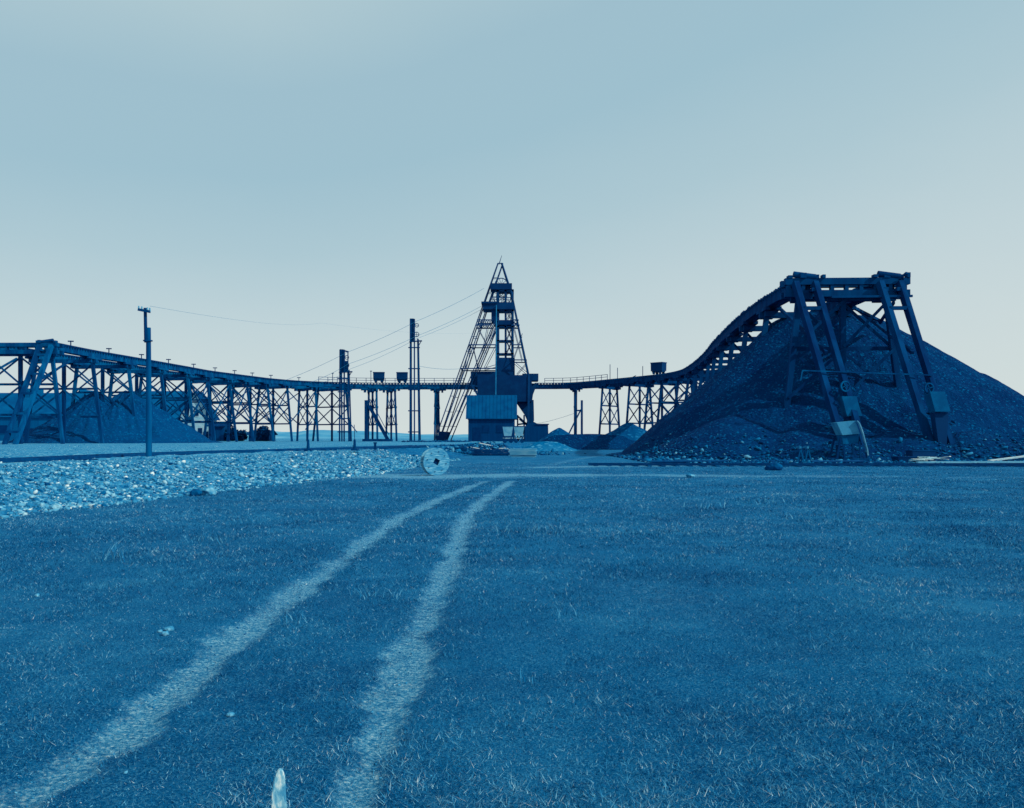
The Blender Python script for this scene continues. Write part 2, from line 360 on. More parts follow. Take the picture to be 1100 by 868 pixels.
# ------------------------------------------------------------------ grass
def grass():
    n=1000000; y=np.exp(rng.uniform(math.log(3.2),math.log(60),n)); x=rng.uniform(-.75,.75,n)*(y+1.2)
    keep=(edge_d(x,y)<.25)&(rng.random(n)>np.clip(wear(x,y)*1.1-.05,0,.88))
    dens=vnoise(x,y,21,.8)*.6+vnoise(x,y,22,.25)*.5; keep&=rng.random(n)<.35+dens
    x,y=x[keep],y[keep]; n=len(x)
    far=np.clip(y/8,.9,4.0)
    h=rng.uniform(.007,.028,n)*(.6+1.0*vnoise(x,y,23,.6))*np.clip(far,1,1.6); w=rng.uniform(.0025,.006,n)*far
    t=np.clip(rng.normal(.27,.25,n)+.26*(vnoise(x,y,24,1.4)-.5)+.36*(vnoise(x,y,27,.16)-.5)+.28*(vnoise(x,y,28,4.5)-.5)+.22*np.clip((x-.8)/3,0,1)*np.clip((8-y)/4,0,1)*vnoise(x,y,31,.35),0,1); bias=1+1.3*np.clip((x-1.0)/3,0,1)*np.clip((9-y)/4,0,1); dry=rng.random(n)<.10*bias*(.1+1.8*vnoise(x,y,29,.5)*vnoise(x,y,30,1.9)*1.6); t[dry]=rng.uniform(.5,.92,dry.sum()); h=np.where(dry,h*.65,h); w=np.where(dry,w*1.35,w)
    a=rng.uniform(0,6.28,n); lean=rng.uniform(.2,2.2,n)*h; b=rng.uniform(0,6.28,n)
    z=height(x,y)-.004
    base=np.stack([x,y,z],-1); side=np.stack([np.cos(a)*w/2,np.sin(a)*w/2,0*a],-1)
    tip=base+np.stack([np.cos(b)*lean,np.sin(b)*lean,h],-1)
    v=np.stack([base-side,base+side,tip],1).reshape(-1,3)
    o=np_mesh('grass',v,np.arange(n*3).reshape(-1,3),3,M['blade'],{'tone':np.repeat(t,3)})
    tag(o,'short cropped grass covering the open field','grass',kind='stuff')
grass()
WV=[];WF=[];WT=[]
def weed(px,py,hh,nb,spread,tone=(.25,.72)):
    Y=EYE*F/(py-HY); X=X_at(px,Y); v=[]; ts=[]; f=[]
    for k in range(nb):
        q_=random.choice((-.6,-.1,.5))*spread; r=q_+random.gauss(0,spread/6); r2=random.gauss(0,spread/2); a=random.uniform(0,6.28); h=hh*random.uniform(.4,1); l=h*random.uniform(.3,1.3); w=.0035*max(1,Y/8)
        b=random.uniform(0,6.28); p=Vector((r,r2,0)); m_=p+Vector((math.cos(b)*l*.4,math.sin(b)*l*.4,h*.6)); q=p+Vector((math.cos(b)*l,math.sin(b)*l,h)); s=Vector((math.cos(a),math.sin(a),0))*w
        i=len(v); v+= [p-s,p+s,m_+s*.7,m_-s*.7,q+s*.1,q-s*.1]; f+=[(i,i+1,i+2,i+3),(i+3,i+2,i+4,i+5)]; ts+=[random.uniform(*tone)]*6
    z0=float(height(np.array([X]),np.array([Y]))[0])-.01; k0=len(WV); WV.extend([(p.x+X,p.y+Y,p.z+z0) for p in v]); WF.extend([tuple(q+k0 for q in g) for g in f]); WT.extend(ts)
for a in ((120,605,.42,40,.3),(135,600,.35,25,.25),(228,582,.25,50,.4),(265,560,.2,25,.3),(405,640,.16,55,.35),(565,572,.2,70,.7),(590,574,.15,50,.5),(318,665,.12,30,.2),
          (760,545,.25,40,.8),(830,540,.2,40,.8),(880,560,.18,30,.6),(610,660,.14,24,.2),(575,735,.12,30,.15),(1000,700,.1,30,.3),(840,690,.08,40,.4),(960,590,.15,30,.5),(1040,820,.07,50,.22),(700,760,.07,40,.25),(480,705,.06,20,.1),(300,810,.06,30,.12),(1085,586,.3,30,.4)):
    weed(a[0],a[1],a[2]*.8,a[3],a[4])
tag(np_mesh('dry_grass',WV,WF,4,M['blade'],{'tone':WT}),'sparse tufts of taller dry grass standing in the field','grass',kind='stuff')

# ------------------------------------------------------------------ ore piles
def crest(H,q,th):
    if H<13: return H*(1-q)
    k=.5-.5*math.cos(th); Hs=16.2*k+14.2*(1-k); a=Hs*(1-q); b=14.0; h=max(0,1.8-abs(a-b))/1.8
    return min(a,b)-h*h*1.8*.25
def heap(name,c,H,Rf,m,label,cat='ore pile',flat=0,lobes=(),rings=90,seg=220,rough=.35,seed=0,zb=0.0,ext=1.25,kind=None):
    cx,cyy=c; v=[]; f=[]
    for i in range(rings+1):
        for j in range(seg):
            th=2*math.pi*j/seg; R=Rf(th); r=(i/rings)**1.0*R*ext
            x=r*math.cos(th)+flat*math.cos(th)*(1 if i else 0)*min(1,i/4.0); y=r*math.sin(th)
            q=r/R; z=crest(H,q,th) if q<1 else -H*.12*(q-1)-.05
            z-= H*.035*math.exp(-(q/.04)**2)
            z+= (H*.036 if H<13 else .1)*math.exp(-((q-1)/.12)**2)
            wx,wy=cx+x,cyy+y
            for (lx,ly,lh,lr) in lobes:
                dd=math.hypot(wx-lx,wy-ly)/lr
                if dd<1.1: z=max(z,lh*(1-dd)+.0)
            nn=noise.fractal(Vector((wx*.22+seed,wy*.22,seed)),1.0,2.1,5)
            rad=.6*noise.noise(Vector((math.cos(th)*5+seed,math.sin(th)*5,q*1.2)))+.5*noise.noise(Vector((math.cos(th)*16+seed,math.sin(th)*16,q*1.6)))+.2*noise.noise(Vector((math.cos(th)*40,math.sin(th)*40,q*5)))
            z+= nn*rough*min(1,q*4+.3)*(1 if q<1 else max(0,1-(q-1)*4)) + rad*rough*1.1*math.sin(min(q,1)*math.pi)
            v.append((wx-cx,wy-cyy,z))
    for i in range(rings):
        for j in range(seg):
            a=i*seg+j; b=i*seg+(j+1)%seg; f.append((a,a+seg,b+seg,b))
    o=np_mesh(name,v,f,4,m,smooth=True); o.location=(cx,cyy,zb); tag(o,label,cat,kind=kind); return o
def R_big(th):
    c,s=math.cos(th),math.sin(th)
    return 1/math.sqrt((c/(22.6 if c>0 else 18.6))**2+(s/(19.5 if s<0 else 25))**2)
big=heap('ore_pile',(31.8,86),14.0,R_big,M['ore'],'huge dark conical ore pile rising under the end of the right trestle',flat=2.4,ext=1.7,rings=170,seg=420,rough=.34,seed=3,
   lobes=((18.5,73,3.7,8.5),(24,70,3.0,8),(30,69.5,2.7,7),(36,69,2.4,7),(43,70,2.0,7)))
heap('ore_pile',(-66.3,152),9.4,lambda t:14.0,M['ore_left'],'grey-blue pointed ore pile beneath the left trestle',seed=9,zb=.8,rough=.6,lobes=())
heap('ore_pile',(-69.8,149),8.8,lambda t:12.5,M['ore_left'],'second rounded ore peak merging with the left ore pile',seed=14,zb=.8,rough=.5)
heap('ore_pile',(18.5,140),4.2,lambda t:7.5,M['spoil_dark'],'small pointed dark heap between the headframe and the big ore pile',seed=21,rough=.25,rings=40,seg=90)
heap('ore_pile',(11,128),2.3,lambda t:4.5,M['ore'],'long low flat-topped dark bank left of the big ore pile',seed=25,rough=.2,rings=40,seg=120,flat=4.5)
# lumps strewn along the foot of the big pile
n=60000; x=rng.uniform(9,58,n); y=rng.uniform(57,84,n)
lob=[(18.5,73,3.7,8.5),(24,70,3.0,8),(30,69.5,2.7,7),(36,69,2.4,7),(43,70,2.0,7)]
dx=x-31.8; dx=np.sign(dx)*np.maximum(np.abs(dx)-2.4,0); q=np.sqrt((dx/np.where(dx>0,25.3,18.6))**2+((y-86)/19.5)**2)
z=np.maximum(15.9*(1-q),-.4*(q-1)-.05)
for lx,ly,lh,lr in lob: z=np.maximum(z,lh*(1-np.hypot(x-lx,y-ly)/lr))
keep=(z>-.35)&(rng.random(n)<np.exp(-np.maximum(z-.15,0)/.75)*.42)&(rng.random(n)<.35+.9*vnoise(x,y,41,3)); x,y,z=x[keep],y[keep],z[keep]; n=len(x)
size=np.clip(rng.lognormal(-2.55,.5,n),.03,.3)
stones('ore_lumps',np.stack([x,y,np.maximum(z,0)+.05],-1),size,np.clip(rng.normal(.30,.25,n),0,1),M['ore_stone'],'loose ore lumps strewn along the foot of the big pile','ore lumps')

# ------------------------------------------------------------------ trestles
DZ=15.0
def smooth_path(pts,step=1.0):
    pts=[Vector((x,y,0)) for x,y in pts]; out=[]
    P_=[pts[0]*2-pts[1]]+pts+[pts[-1]*2-pts[-2]]
    for i in range(1,len(P_)-2):
        a,b,c,d=P_[i-1:i+3]; n=max(2,int((c-b).length/step))
        for k in range(n):
            t=k/n; out.append(.5*((2*b)+(c-a)*t+(2*a-5*b+4*c-d)*t*t+(3*b-a-3*c+d)*t**3))
    out.append(pts[-1]); return out
def sample(path,s):
    acc=0
    for a,b in zip(path,path[1:]):
        l=(b-a).length
        if acc+l>=s: return a+(b-a)*((s-acc)/l),(b-a).normalized()
        acc+=l
    return path[-1],(path[-1]-path[-2]).normalized()
def plen(path): return sum((b-a).length for a,b in zip(path,path[1:]))
def gz(p): return float(height(np.array([p.x]),np.array([p.y]))[0])
def trestle(label,pts,side,gauge,spacing,ends,stations):
    """pts: inner track from its free end to the headframe; side: +1/-1, which side the outer track lies on"""
    TM=M['timber' if side<0 else 'timber_deep']
    path=smooth_path(pts); Ltot=plen(path)
    root=thing('ore_trestle',(path[0].x,path[0].y,0),label,'trestle')
    def nrm(t): return Vector((t.y,-t.x,0))*side
    def offp(s,k):
        p,t=sample(path,s); return p+nrm(t)*k
    G=gauge
    # stringers and decking of both tracks
    N=int(Ltot/2.2)
    for k in (0,G):
        for off in (-.45,.45):
            m=MB()
            for i in range(N):
                a=offp(Ltot*i/N,k+off); b=offp(Ltot*(i+1)/N+.05,k+off)
                m.bar((a.x,a.y,DZ-.61),(b.x,b.y,DZ-.61),.32,.78)
            m.build('stringer',TM,root)
        m=MB(); nt=int(Ltot/.75)
        for i in range(nt+1):
            s=Ltot*i/nt; p,t=sample(path,s); n_=nrm(t); a=p+n_*(k-.8-random.uniform(0,.15)); b=p+n_*(k+.8+random.uniform(0,.15))
            m.bar((a.x,a.y,DZ-.11),(b.x,b.y,DZ-.11),.26,.2)
        d=m.build('decking',M['timber_dark'],root)
        for off in (-.45,.45):
            m=MB()
            for i in range(N):
                a=offp(Ltot*i/N,k+off); b=offp(Ltot*(i+1)/N,k+off); m.bar((a.x,a.y,DZ+.07),(b.x,b.y,DZ+.07),.08,.14)
            m.build('rail',M['iron'],root)
    # bents
    def find(px):
        best=None
        for k in range(int(Ltot*2)):
            q,_=sample(path,k*.5); e=abs(550+F*q.x/q.y-px)
            if best is None or e<best[0]: best=(e,k*.5)
        return best[1]
    SS=[(st[1],None) if isinstance(st,tuple) and len(st)==2 else ((find(st[0]),Vector((st[1],st[2],0)).normalized()) if isinstance(st,tuple) else (find(st),None)) for st in stations]
    POSTS=[]
    for s,skew in SS:
        s=min(max(s,.6),Ltot-.5); p,t=sample(path,s); n_=skew or nrm(t)
        ct=DZ-1.58
        a=p-n_*.9; b=p+n_*(G+.9)
        bent=MB().bar((a.x,a.y,ct),(b.x,b.y,ct),.5,.55).build('bent',TM,root)
        # corbels carrying the stringers
        for k in (0,G):
            c=p+n_*k; e=MB()
            for off in (-.55,.55):
                cc=c+n_*off
                e.bar(cc-t*1.9+Vector((0,0,DZ-1.15)),cc+t*1.9+Vector((0,0,DZ-1.15)),.4,.3)
            e.bar(c-t*1.0-n_*.6+Vector((0,0,ct)),c-t*1.0+n_*.6+Vector((0,0,ct)),.4,.5); e.bar(c+t*1.0-n_*.6+Vector((0,0,ct)),c+t*1.0+n_*.6+Vector((0,0,ct)),.4,.5)
            e.build('corbel',TM,bent,org=root.location)
        tops={0:p+n_*-.2,1:p+n_*(G*.5),2:p+n_*(G+.2)}; flare=1.6
        J=lambda:Vector((random.uniform(-.15,.15),random.uniform(-.15,.15),0))
        foots={0:p-n_*(flare+.2)+J(),1:p+n_*(G*.5),2:p+n_*(G+flare+.2)+J()}
        T={};B={}
        for k in range(3):
            T[k]=Vector((tops[k].x,tops[k].y,ct-.2)); g=gz(foots[k]); B[k]=Vector((foots[k].x,foots[k].y,g-.1))
            MB().bar(T[k],B[k],.46,.46,taper=.95).build('post',(TM if k!=1 else M['timber_dark']),bent,org=root.location)
        def at(k,z): u=(T[k].z-z)/(T[k].z-B[k].z); return T[k].lerp(B[k],u)
        POSTS.append((T,B))
        for z in (9.2,4.9):
            MB().bar(at(0,z)+t*.3,at(2,z)+t*.3,.14,.32).build('sash',TM,bent,org=root.location)
        for z0,z1 in ((ct-.3,9.3),(9.1,5.0)):
            for k in (0,1):
                MB().bar(at(k,z0)+t*.28,at(k+1,z1)+t*.28,.1,.24).build('brace',TM,bent,org=root.location)
                MB().bar(at(k,z1)-t*.28,at(k+1,z0)-t*.28,.1,.24).build('brace',TM,bent,org=root.location)
    if side<0:
        for (Ta,Ba),(Tb,Bb) in zip(POSTS[4:10],POSTS[5:11]):
            for k in (0,2):
                for za,zb_ in ((12.8,5.2),(5.2,12.8)):
                    ua=(Ta[k].z-za)/(Ta[k].z-Ba[k].z); ub=(Tb[k].z-zb_)/(Tb[k].z-Bb[k].z)
                    MB().bar(Ta[k].lerp(Ba[k],ua),Tb[k].lerp(Bb[k],ub),.16,.2).build('long_brace',TM,root)
    # end frame
    p,t=sample(path,0); n_=nrm(t); ou=-t
    e=MB()
    for z,w in ((DZ-.35,.55),(DZ-1.35,.5)): 
        for dd in (0,1.3): e.bar(p-n_*1.6+ou*(.3-dd)+Vector((0,0,z)),p+n_*(G+1.7)+ou*(.3-dd)+Vector((0,0,z)),w,.55)
    for k in range(9):
        q=p+n_*(-1.3+k*(G+2.6)/8)+ou*.3; e.bar(q+Vector((0,0,DZ-1.3)),q+Vector((0,0,DZ-.4)),.3,.4)
    for k in (0,G):
        for off,w_ in ((-1.2,.35),(-.2,.5),(.95,.4),(1.5,.25)):
            q=p+n_*(k+off)+ou*random.uniform(0,.6); e.box(q.x-w_/2,q.x+w_/2,q.y-.3,q.y+.3,DZ-.1,DZ+random.uniform(.12,.32))
    e.build('end_beam',TM,root)
    for k,kk in ((0,0),(G,1)):
        feet,boxz=ends[kk]
        base=Vector((feet[0],feet[1],0)); c=p+n_*k
        for j,off in enumerate((-.85,.75)):
            tp=c+n_*off+ou*.75+Vector((0,0,DZ-.5)); bt=base+n_*off*.9; bt.z=gz(bt)-.1
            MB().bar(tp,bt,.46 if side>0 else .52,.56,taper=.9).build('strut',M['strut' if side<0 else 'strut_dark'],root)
        # rungs between twin struts
        tp=c+ou*.75+Vector((0,0,DZ-.5)); bt=base.copy(); bt.z=gz(bt)
        for u in ((.1,.3,.5,.7,.88) if side<0 else (.16,)):
            q=tp.lerp(bt,u); MB().bar(q-n_*.8+ou*.2,q+n_*.75+ou*.2,.22,.3).build('rung',TM,root)
        MB().tube(p+n_*(k-.9)+ou*.4+Vector((0,0,DZ+.25)),p+n_*(k+.9)+ou*.4+Vector((0,0,DZ+.0)),.26,n=14).build('winch_drum',M['timber_dark'],root)
        # longitudinal brace from strut to deck
        q=tp.lerp(bt,.42); MB().bar(q,c+t*7+Vector((0,0,DZ-1.6)),.22,.26).build('brace',TM,root)
    return root,path,offp,Ltot
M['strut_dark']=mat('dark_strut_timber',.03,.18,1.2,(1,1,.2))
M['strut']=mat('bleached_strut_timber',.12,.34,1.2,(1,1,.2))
LP=[(X_at(52,124),124),(X_at(98,136),136),(X_at(137,146.5),146.5),(X_at(172,157.5),157.5),(X_at(200,167.7),167.7),(X_at(222,177),177),(X_at(248,186),186),(X_at(270,194),194),(X_at(292,202),202),(X_at(321,209.5),209.5),(X_at(358,214.8),214.8),(X_at(400,217.5),217.5),(X_at(450,218),218),(X_at(507,218),218)]
# inner track of the left trestle: travelling away from the camera the outer track is on the left
tl,pl,ofl,Ll=trestle('long curved timber trestle on the left running from near the pole back to the headframe',LP,-1,8.6,10.6,(((-65.8,116),0),((-73.8,116),0)),[52,98,137,172,200,222,245,265,287,308,338,(370,-.85,.5),(405,-.36,.93),(423,-.33,.94),468])
RP=[(24.3,74),(25.0,91),(28.0,118),(31.0,140),(33.3,162),(33.9,176),(32.2,186),(28.5,194),(23.5,203),(19.5,210),(15,216),(10,218),(5.6,218)]
tr,pr,ofr,Lr=trestle('timber trestle on the right climbing across the big ore pile from the headframe',RP,1,6.9,10.4,(((25.6,65.5),0),((32.6,66.5),0)),[(0,.6),(0,11),(0,21.5),(0,32),(0,42.5),(0,53),(0,63.5),(0,74),(0,84.5),(0,95),(0,105),712,697,(677,.72,.69),(647,.56,.83),(617,.12,1)])
def tpart(root,mb,name,m): return mb.build(name,m,root)
# hanging gear on the end struts of the right trestle
for (px,py,Yp,bx,bz) in ((908,415,68.6,912,426),(998,417,67.6,1006,421)):
    w=MB(); c=P(px,py,Yp-.9); w.ring(c,(0.25,-1,0),.42,.1,20,.14)
    for k in range(2):
        a=k*math.pi/2+.3; w.bar(c-Vector((math.cos(a)*.4,0,math.sin(a)*.4)),c+Vector((math.cos(a)*.4,0,math.sin(a)*.4)),.07,.07)
    w.build('pulley',M['strut'],tr)
    p0=P(bx,bz,Yp-.8)
    MB().prism([(p0.x-.75,p0.z),(p0.x+.35,p0.z),(p0.x+.8,p0.z-1.5),(p0.x-.35,p0.z-1.5)],p0.y-.55,p0.y+.5).build('counterweight',M['hopmid'],tr)
    MB().prism([(p0.x-.3,p0.z-1.55),(p0.x+.75,p0.z-1.55),(p0.x+.6,p0.z-4.6),(p0.x+.1,p0.z-4.6)],p0.y-.3,p0.y+.4).build('hanger',M['bin'],tr)
MB().bar(P(862,398,68.6),P(1002,403,69.0),.08,.1).build('tie_pole',M['strut'],tr)
MB().bar(P(862,398,68.5),P(860,409,68.5),.08).build('tie_peg',M['hopmid'],tr)
MB().bar(P(966,300,73),P(974,293,72),.16).bar(P(972,299,73),P(971,317,73),.3).bar(P(893,319,72.5),P(980,318,72.5),.22,.18).build('lever',M['timber_dark'],tr)
MB().bar(P(918,331,72),P(948,346,80),.22).bar(P(960,325,73),P(945,347,80),.22).build('brace',M['timber_dark'],tr)
# signal-like roller stands on the left deck and lamp posts
for i,(px,py) in enumerate(((76,366),(117,374),(152,380),(181,386.5),(208,392),(231,396),(252,400.5),(271,404),(291,407),(321,409.8))):
    Y=float(np.interp(px,[52,98,137,172,200,222,248,270,292,321,358],[124,136,146.5,157.5,167.7,177,186,194,202,209.5,214.8])); X=X_at(px,Y)
    MB().bar((X,Y,DZ),(X,Y,DZ+.95),.12).bar((X-.42,Y,DZ+.85),(X+.42,Y,DZ+.85),.12,.16).bar((X-.25,Y-.3,DZ+.85),(X+.25,Y+.3,DZ+.85),.12,.14).build('roller_stand',M['timber_dark'],tl)
for px,Y,h in ((358,214.5,2.2),(399,217,2.9)):
    X=X_at(px,Y); MB().bar((X,Y-.8,DZ),(X,Y-.8,DZ+h),.13).bar((X-.2,Y-.8,DZ+h),(X+.25,Y-.8,DZ+h),.2).build('lamp_post',M['timber_dark'],tl)
for px,Y,h in ((655,203,3.4),(663,200,2.4),(690,193,2.2)):
    X=X_at(px,Y); MB().bar((X,Y-.6,DZ),(X,Y-.6,DZ+h),.13).build('lamp_post',M['timber_dark'],tr)
def handrail(root,offp,L,s0,s1,k):
    m=MB(); s=s0; prev=None
    while s<=s1:
        p=offp(s,k); m.bar((p.x,p.y,DZ-.1),(p.x,p.y,DZ+1.25),.12)
        if prev:
            for z in (.65,1.2): m.bar((prev.x,prev.y,DZ+z),(p.x,p.y,DZ+z),.08,.1)
        prev=p; s+=2.4
    m.build('handrail',M['timber'],root)
handrail(tl,ofl,Ll,Ll-38,Ll,-1.0); handrail(tr,ofr,Lr,Lr-24,Lr,-1.0)
# loose planks lying on the end deck
MB().bar(P(683,405,196)+Vector((0,0,.3)),P(676,407,197),.3,.12).build('loose_plank',M['timber_dark'],tr)

# ore cars on the decks
def ore_car(loc,label,rz=0,tone='bin',wide=2.7):
    r=thing('ore_car',(0,0,0),label,'ore car')
    w=wide/2
    MB().prism([(-w*.97,.75),(w*.97,.75),(w,2.55),(-w,2.55)],-.85,.85).build('tub',M[tone],r)
    MB().box(-w-.06,w+.06,-.95,.95,2.42,2.6).build('rim',M['iron'],r)
    MB().box(-w*.9,w*.9,-.6,.6,.5,.72).build('chassis',M['timber_dark'],r)
    for x in (-w*.55,w*.55):
        for y in (-.62,.62): MB().tube((x,y-.06,.36),(x,y+.06,.36),.33,n=16).build('wheel',M['iron'],r)
    r.location=loc; r.rotation_euler.z=rz; return r
p,_=sample(pl,Ll-22)
ore_car((X_at(407,217.6),217.6,DZ+.14),'ore car on the trestle deck between the two pulley towers, the left of two',.08)
ore_car((X_at(432,218),218,DZ+.14),'ore car on the trestle deck just left of the tallest pulley tower',0,wide=2.6)
ore_car((X_at(707,190),189.5,DZ+.14),'lone ore car on the right trestle where it starts to climb',-.75,wide=2.9)

# ------------------------------------------------------------------ headframe
HFY=218
def H(px,py,dy=0): 
    p=P(px,py,HFY); p.y+=dy; return p
hf=thing('headframe',(X_at(538,HFY),HFY,0),'tall tapering steel mine headframe with sheave platforms above a dark ore bin','headframe')
D=4.2
def lattice(p,q,w,name,n=9,depth=.9,off=Vector((1,0,0))):
    m=MB(); a=off*w
    ps=[p-a*.5,p+a*.5]; qs=[q-a*.5,q+a*.5]
    for x,y in zip(ps,qs): m.bar(x,y,.23,.23)
    for i in range(n):
        u=i/n; v=(i+1)/n; m.bar(ps[0].lerp(qs[0],u),ps[1].lerp(qs[1],u),.12)
    return m.build(name,M['steel'],hf)
for dy in (-D,D):
    k=-1 if dy<0 else 1
    lattice(H(537.5,283,k*.4),H(471+ (1.5 if dy>0 else 0),474,dy*1.1),1.2,'leg',12,off=Vector((1,0,0)))
    lattice(H(534,346,dy*.55),H(479+(1.5 if dy>0 else 0),474,dy*1.0),1.0,'leg',8)
    MB().bar(H(539,283,k*.4),H(550,318,dy*.5),.34).bar(H(550,318,dy*.5),H(561,372,dy*.8),.34).bar(H(561,372,dy*.8),H(568,405,dy*.85),.34).bar(H(568,405,dy*.85),H(567,475,dy*.85),.5).build('leg',M['steel'],hf)
MB().bar(H(536,284),H(539,274.5),.22,.22,taper=.4).build('mast',M['steel'],hf)
def frame(px0,px1,py,dd,h=.45,name='girt'):
    m=MB()
    h=.26
    for dy in (-dd,dd): m.bar(H(px0,py,dy),H(px1,py,dy),.2,h)
    m.bar(H(px0,py,-dd),H(px0,py,dd),.3,h); m.bar(H(px1,py,-dd),H(px1,py,dd),.3,h); m.build(name,M['steel'],hf)
for py,a,b in ((372,505.5,534),(397,496.5,534),(372,551,561),(388,552,565)): frame(a,b,py,3.6)
for x0,y0,x1,y1 in ((513,352,524,372),(524,352,520,372),(505,372,500,397),(508,372,514,397),(520,372,510,397),(523,372,533,352),(533,372,520,397),(552,352,561,388),(561,360,552,385),(553,390,568,403),(566,390,555,403),(497,397,490,420),(512,397,502,420),(519,397,533,393)):
    for dy in (-3.4,3.4): MB().bar(H(x0,y0,dy),H(x1,y1,dy),.13).build('cross_brace',M['steel'],hf)
# lattice girders at mid height
for x0,x1 in ((513,528),(551,557)):
    for dy in (-3.2,3.2):
        m=MB(); m.bar(H(x0,345.5,dy),H(x1,345.5,dy),.25); m.bar(H(x0-1.5,351,dy),H(x1+1,351,dy),.28); n=max(2,int((x1-x0)/2.5))
        for i in range(n):
            a=x0+(x1-x0)*i/n; b=x0+(x1-x0)*(i+1)/n; m.bar(H(a,345.5,dy),H(b,351,dy),.15); m.bar(H(a,351,dy),H(b,345.5,dy),.15)
        m.build('lattice_girder',M['steel'],hf)
def hbox(x0,x1,y0,y1,d,name,mm='bin',par=None,dyo=0):
    a=H(x0,y1); b=H(x1,y0); return MB().box(a.x,b.x,HFY-d+dyo,HFY+d+dyo,a.z,b.z).build(name,M[mm],par or hf)
hbox(527,550,306,312.5,2.4,'crown_platform'); hbox(519,551.5,326.5,334,2.9,'sheave_platform'); hbox(517.5,534,326,328,3.3,'walkway')
hbox(528,534,334,347,2.0,'cabin'); hbox(531,552,345,350,2.2,'lower_platform')
for px,py,r,dy in ((538.5,307,1.6,-2.0),(541,318.5,1.9,1.2),(537,319.5,1.8,-1.4)):
    m=MB(); c=H(px,py,dy); m.ring(c,(0,1,0),r,.2,28,.25)
    for k in range(5):
        a=k*math.pi/5; m.bar(c-Vector((math.cos(a),0,math.sin(a)))*(r-.1),c+Vector((math.cos(a),0,math.sin(a)))*(r-.1),.1)
    m.build('sheave_wheel',M['steel'],hf)
m=MB()
for i in range(9):
    a=529+i*2.4; m.bar(H(a,326,-2.8),H(a,321.5,-2.8),.12)
m.bar(H(528,321.5,-2.8),H(550,321.5,-2.8),.14); m.bar(H(528,324,-2.8),H(550,324,-2.8),.12); m.build('handrail',M['steel'],hf)
# guide tower columns
for px,w in ((534.8,3.0),(543.2,2.2),(550.5,2.8)):
    a=H(px-w/2,472); b=H(px+w/2,312); m=MB()
    for dy in (-1.9,1.6): m.box(a.x,b.x,HFY+dy,HFY+dy+.35,a.z,b.z)
    for i in range(22): 
        z=a.z+(b.z-a.z)*i/22; m.box(a.x,b.x,HFY-1.6,HFY+1.6,z,z+.25)
    m.build('tower_column',M['steel'],hf)
for py in (313,334,351,366,380): hbox(533.5,552,py,py+1.6,1.9,'girt','steel')
for y0,y1 in ((334,345),(351,366),(366,380)):
    for dy in (-2,2): m=MB(); m.bar(H(544,y0,dy),H(550,y1,dy),.15); m.bar(H(550,y0,dy),H(544,y1,dy),.15); m.build('cross_brace',M['steel'],hf)
hbox(534,553,385,474,2.2,'shaft_casing')
hbox(506.2,534,400,418,3.0,'ore_bin'); hbox(513.5,571,404,432,3.6,'ore_bin'); hbox(557,566,404,407,3.2,'ore_bin')
hbox(561,578,402.2,409.5,2.8,'tipple_house')
a=[H(553,430),H(573,430),H(573.5,452),H(569,458),H(564,446)]
MB().prism([(p.x,p.z) for p in a],HFY-2.4,HFY+2.4).build('hopper',M['bin'],hf)
MB().prism([(H(x,y).x,H(x,y).z) for x,y in ((566,452),(572,452),(579,458),(578,461),(570,459),(567,475),(564,475))],HFY-.9,HFY+.9).build('chute',M['bin'],hf)
MB().prism([(H(x,y).x,H(x,y).z) for x,y in ((571,412),(577,412.5),(572.5,424),(571.5,431))],HFY-1.2,HFY+1.2).build('chute',M['steel'],hf)
MB().bar(H(508,415,-3.8),H(515.5,428,-3.8),.6,.5).bar(H(508,415,-3.8),H(513.5,416,-3.8),.4,.4).bar(H(509.5,421,-3.8),H(514,421,-3.8),.3).build('chute',M['steel'],hf)
m=MB()
for x0,y0,x1,y1 in ((556,446,556,474),(563,446,563,474),(567,446,567,474),(556,456,572,454),(556,447,566,456),(556,462,564,474),(564,462,556,474),(558,450,572,462)):
    for dy in (-2.2,1.8): m.bar(H(x0,y0,dy),H(x1,y1,dy),.35)
m.build('bin_frame',M['steel'],hf)
MB().tube(H(533,455,-9.2),H(533.5,330,-3.2),.15,.12,n=8).build('lit_post_edge',M['lit_edge'],hf)  # added pale tube, stands in for the lit edge of a post
m=MB()
a=H(469.5,475); b=H(483,464)
for dy in (-D*1.1,D*.95): m.prism([(a.x,0.6),(b.x-1.2,0.6),(b.x,b.z),(b.x-1.9,b.z+.1)],HFY+dy-1.1,HFY+dy+1.1)
m.build('footing',M['bin'],hf)
m=MB()
for dy in (-D,D): m.box(H(563,475).x,H(571,475).x,HFY+dy-1,HFY+dy+1,0,2.2)
m.build('footing',M['bin'],hf)

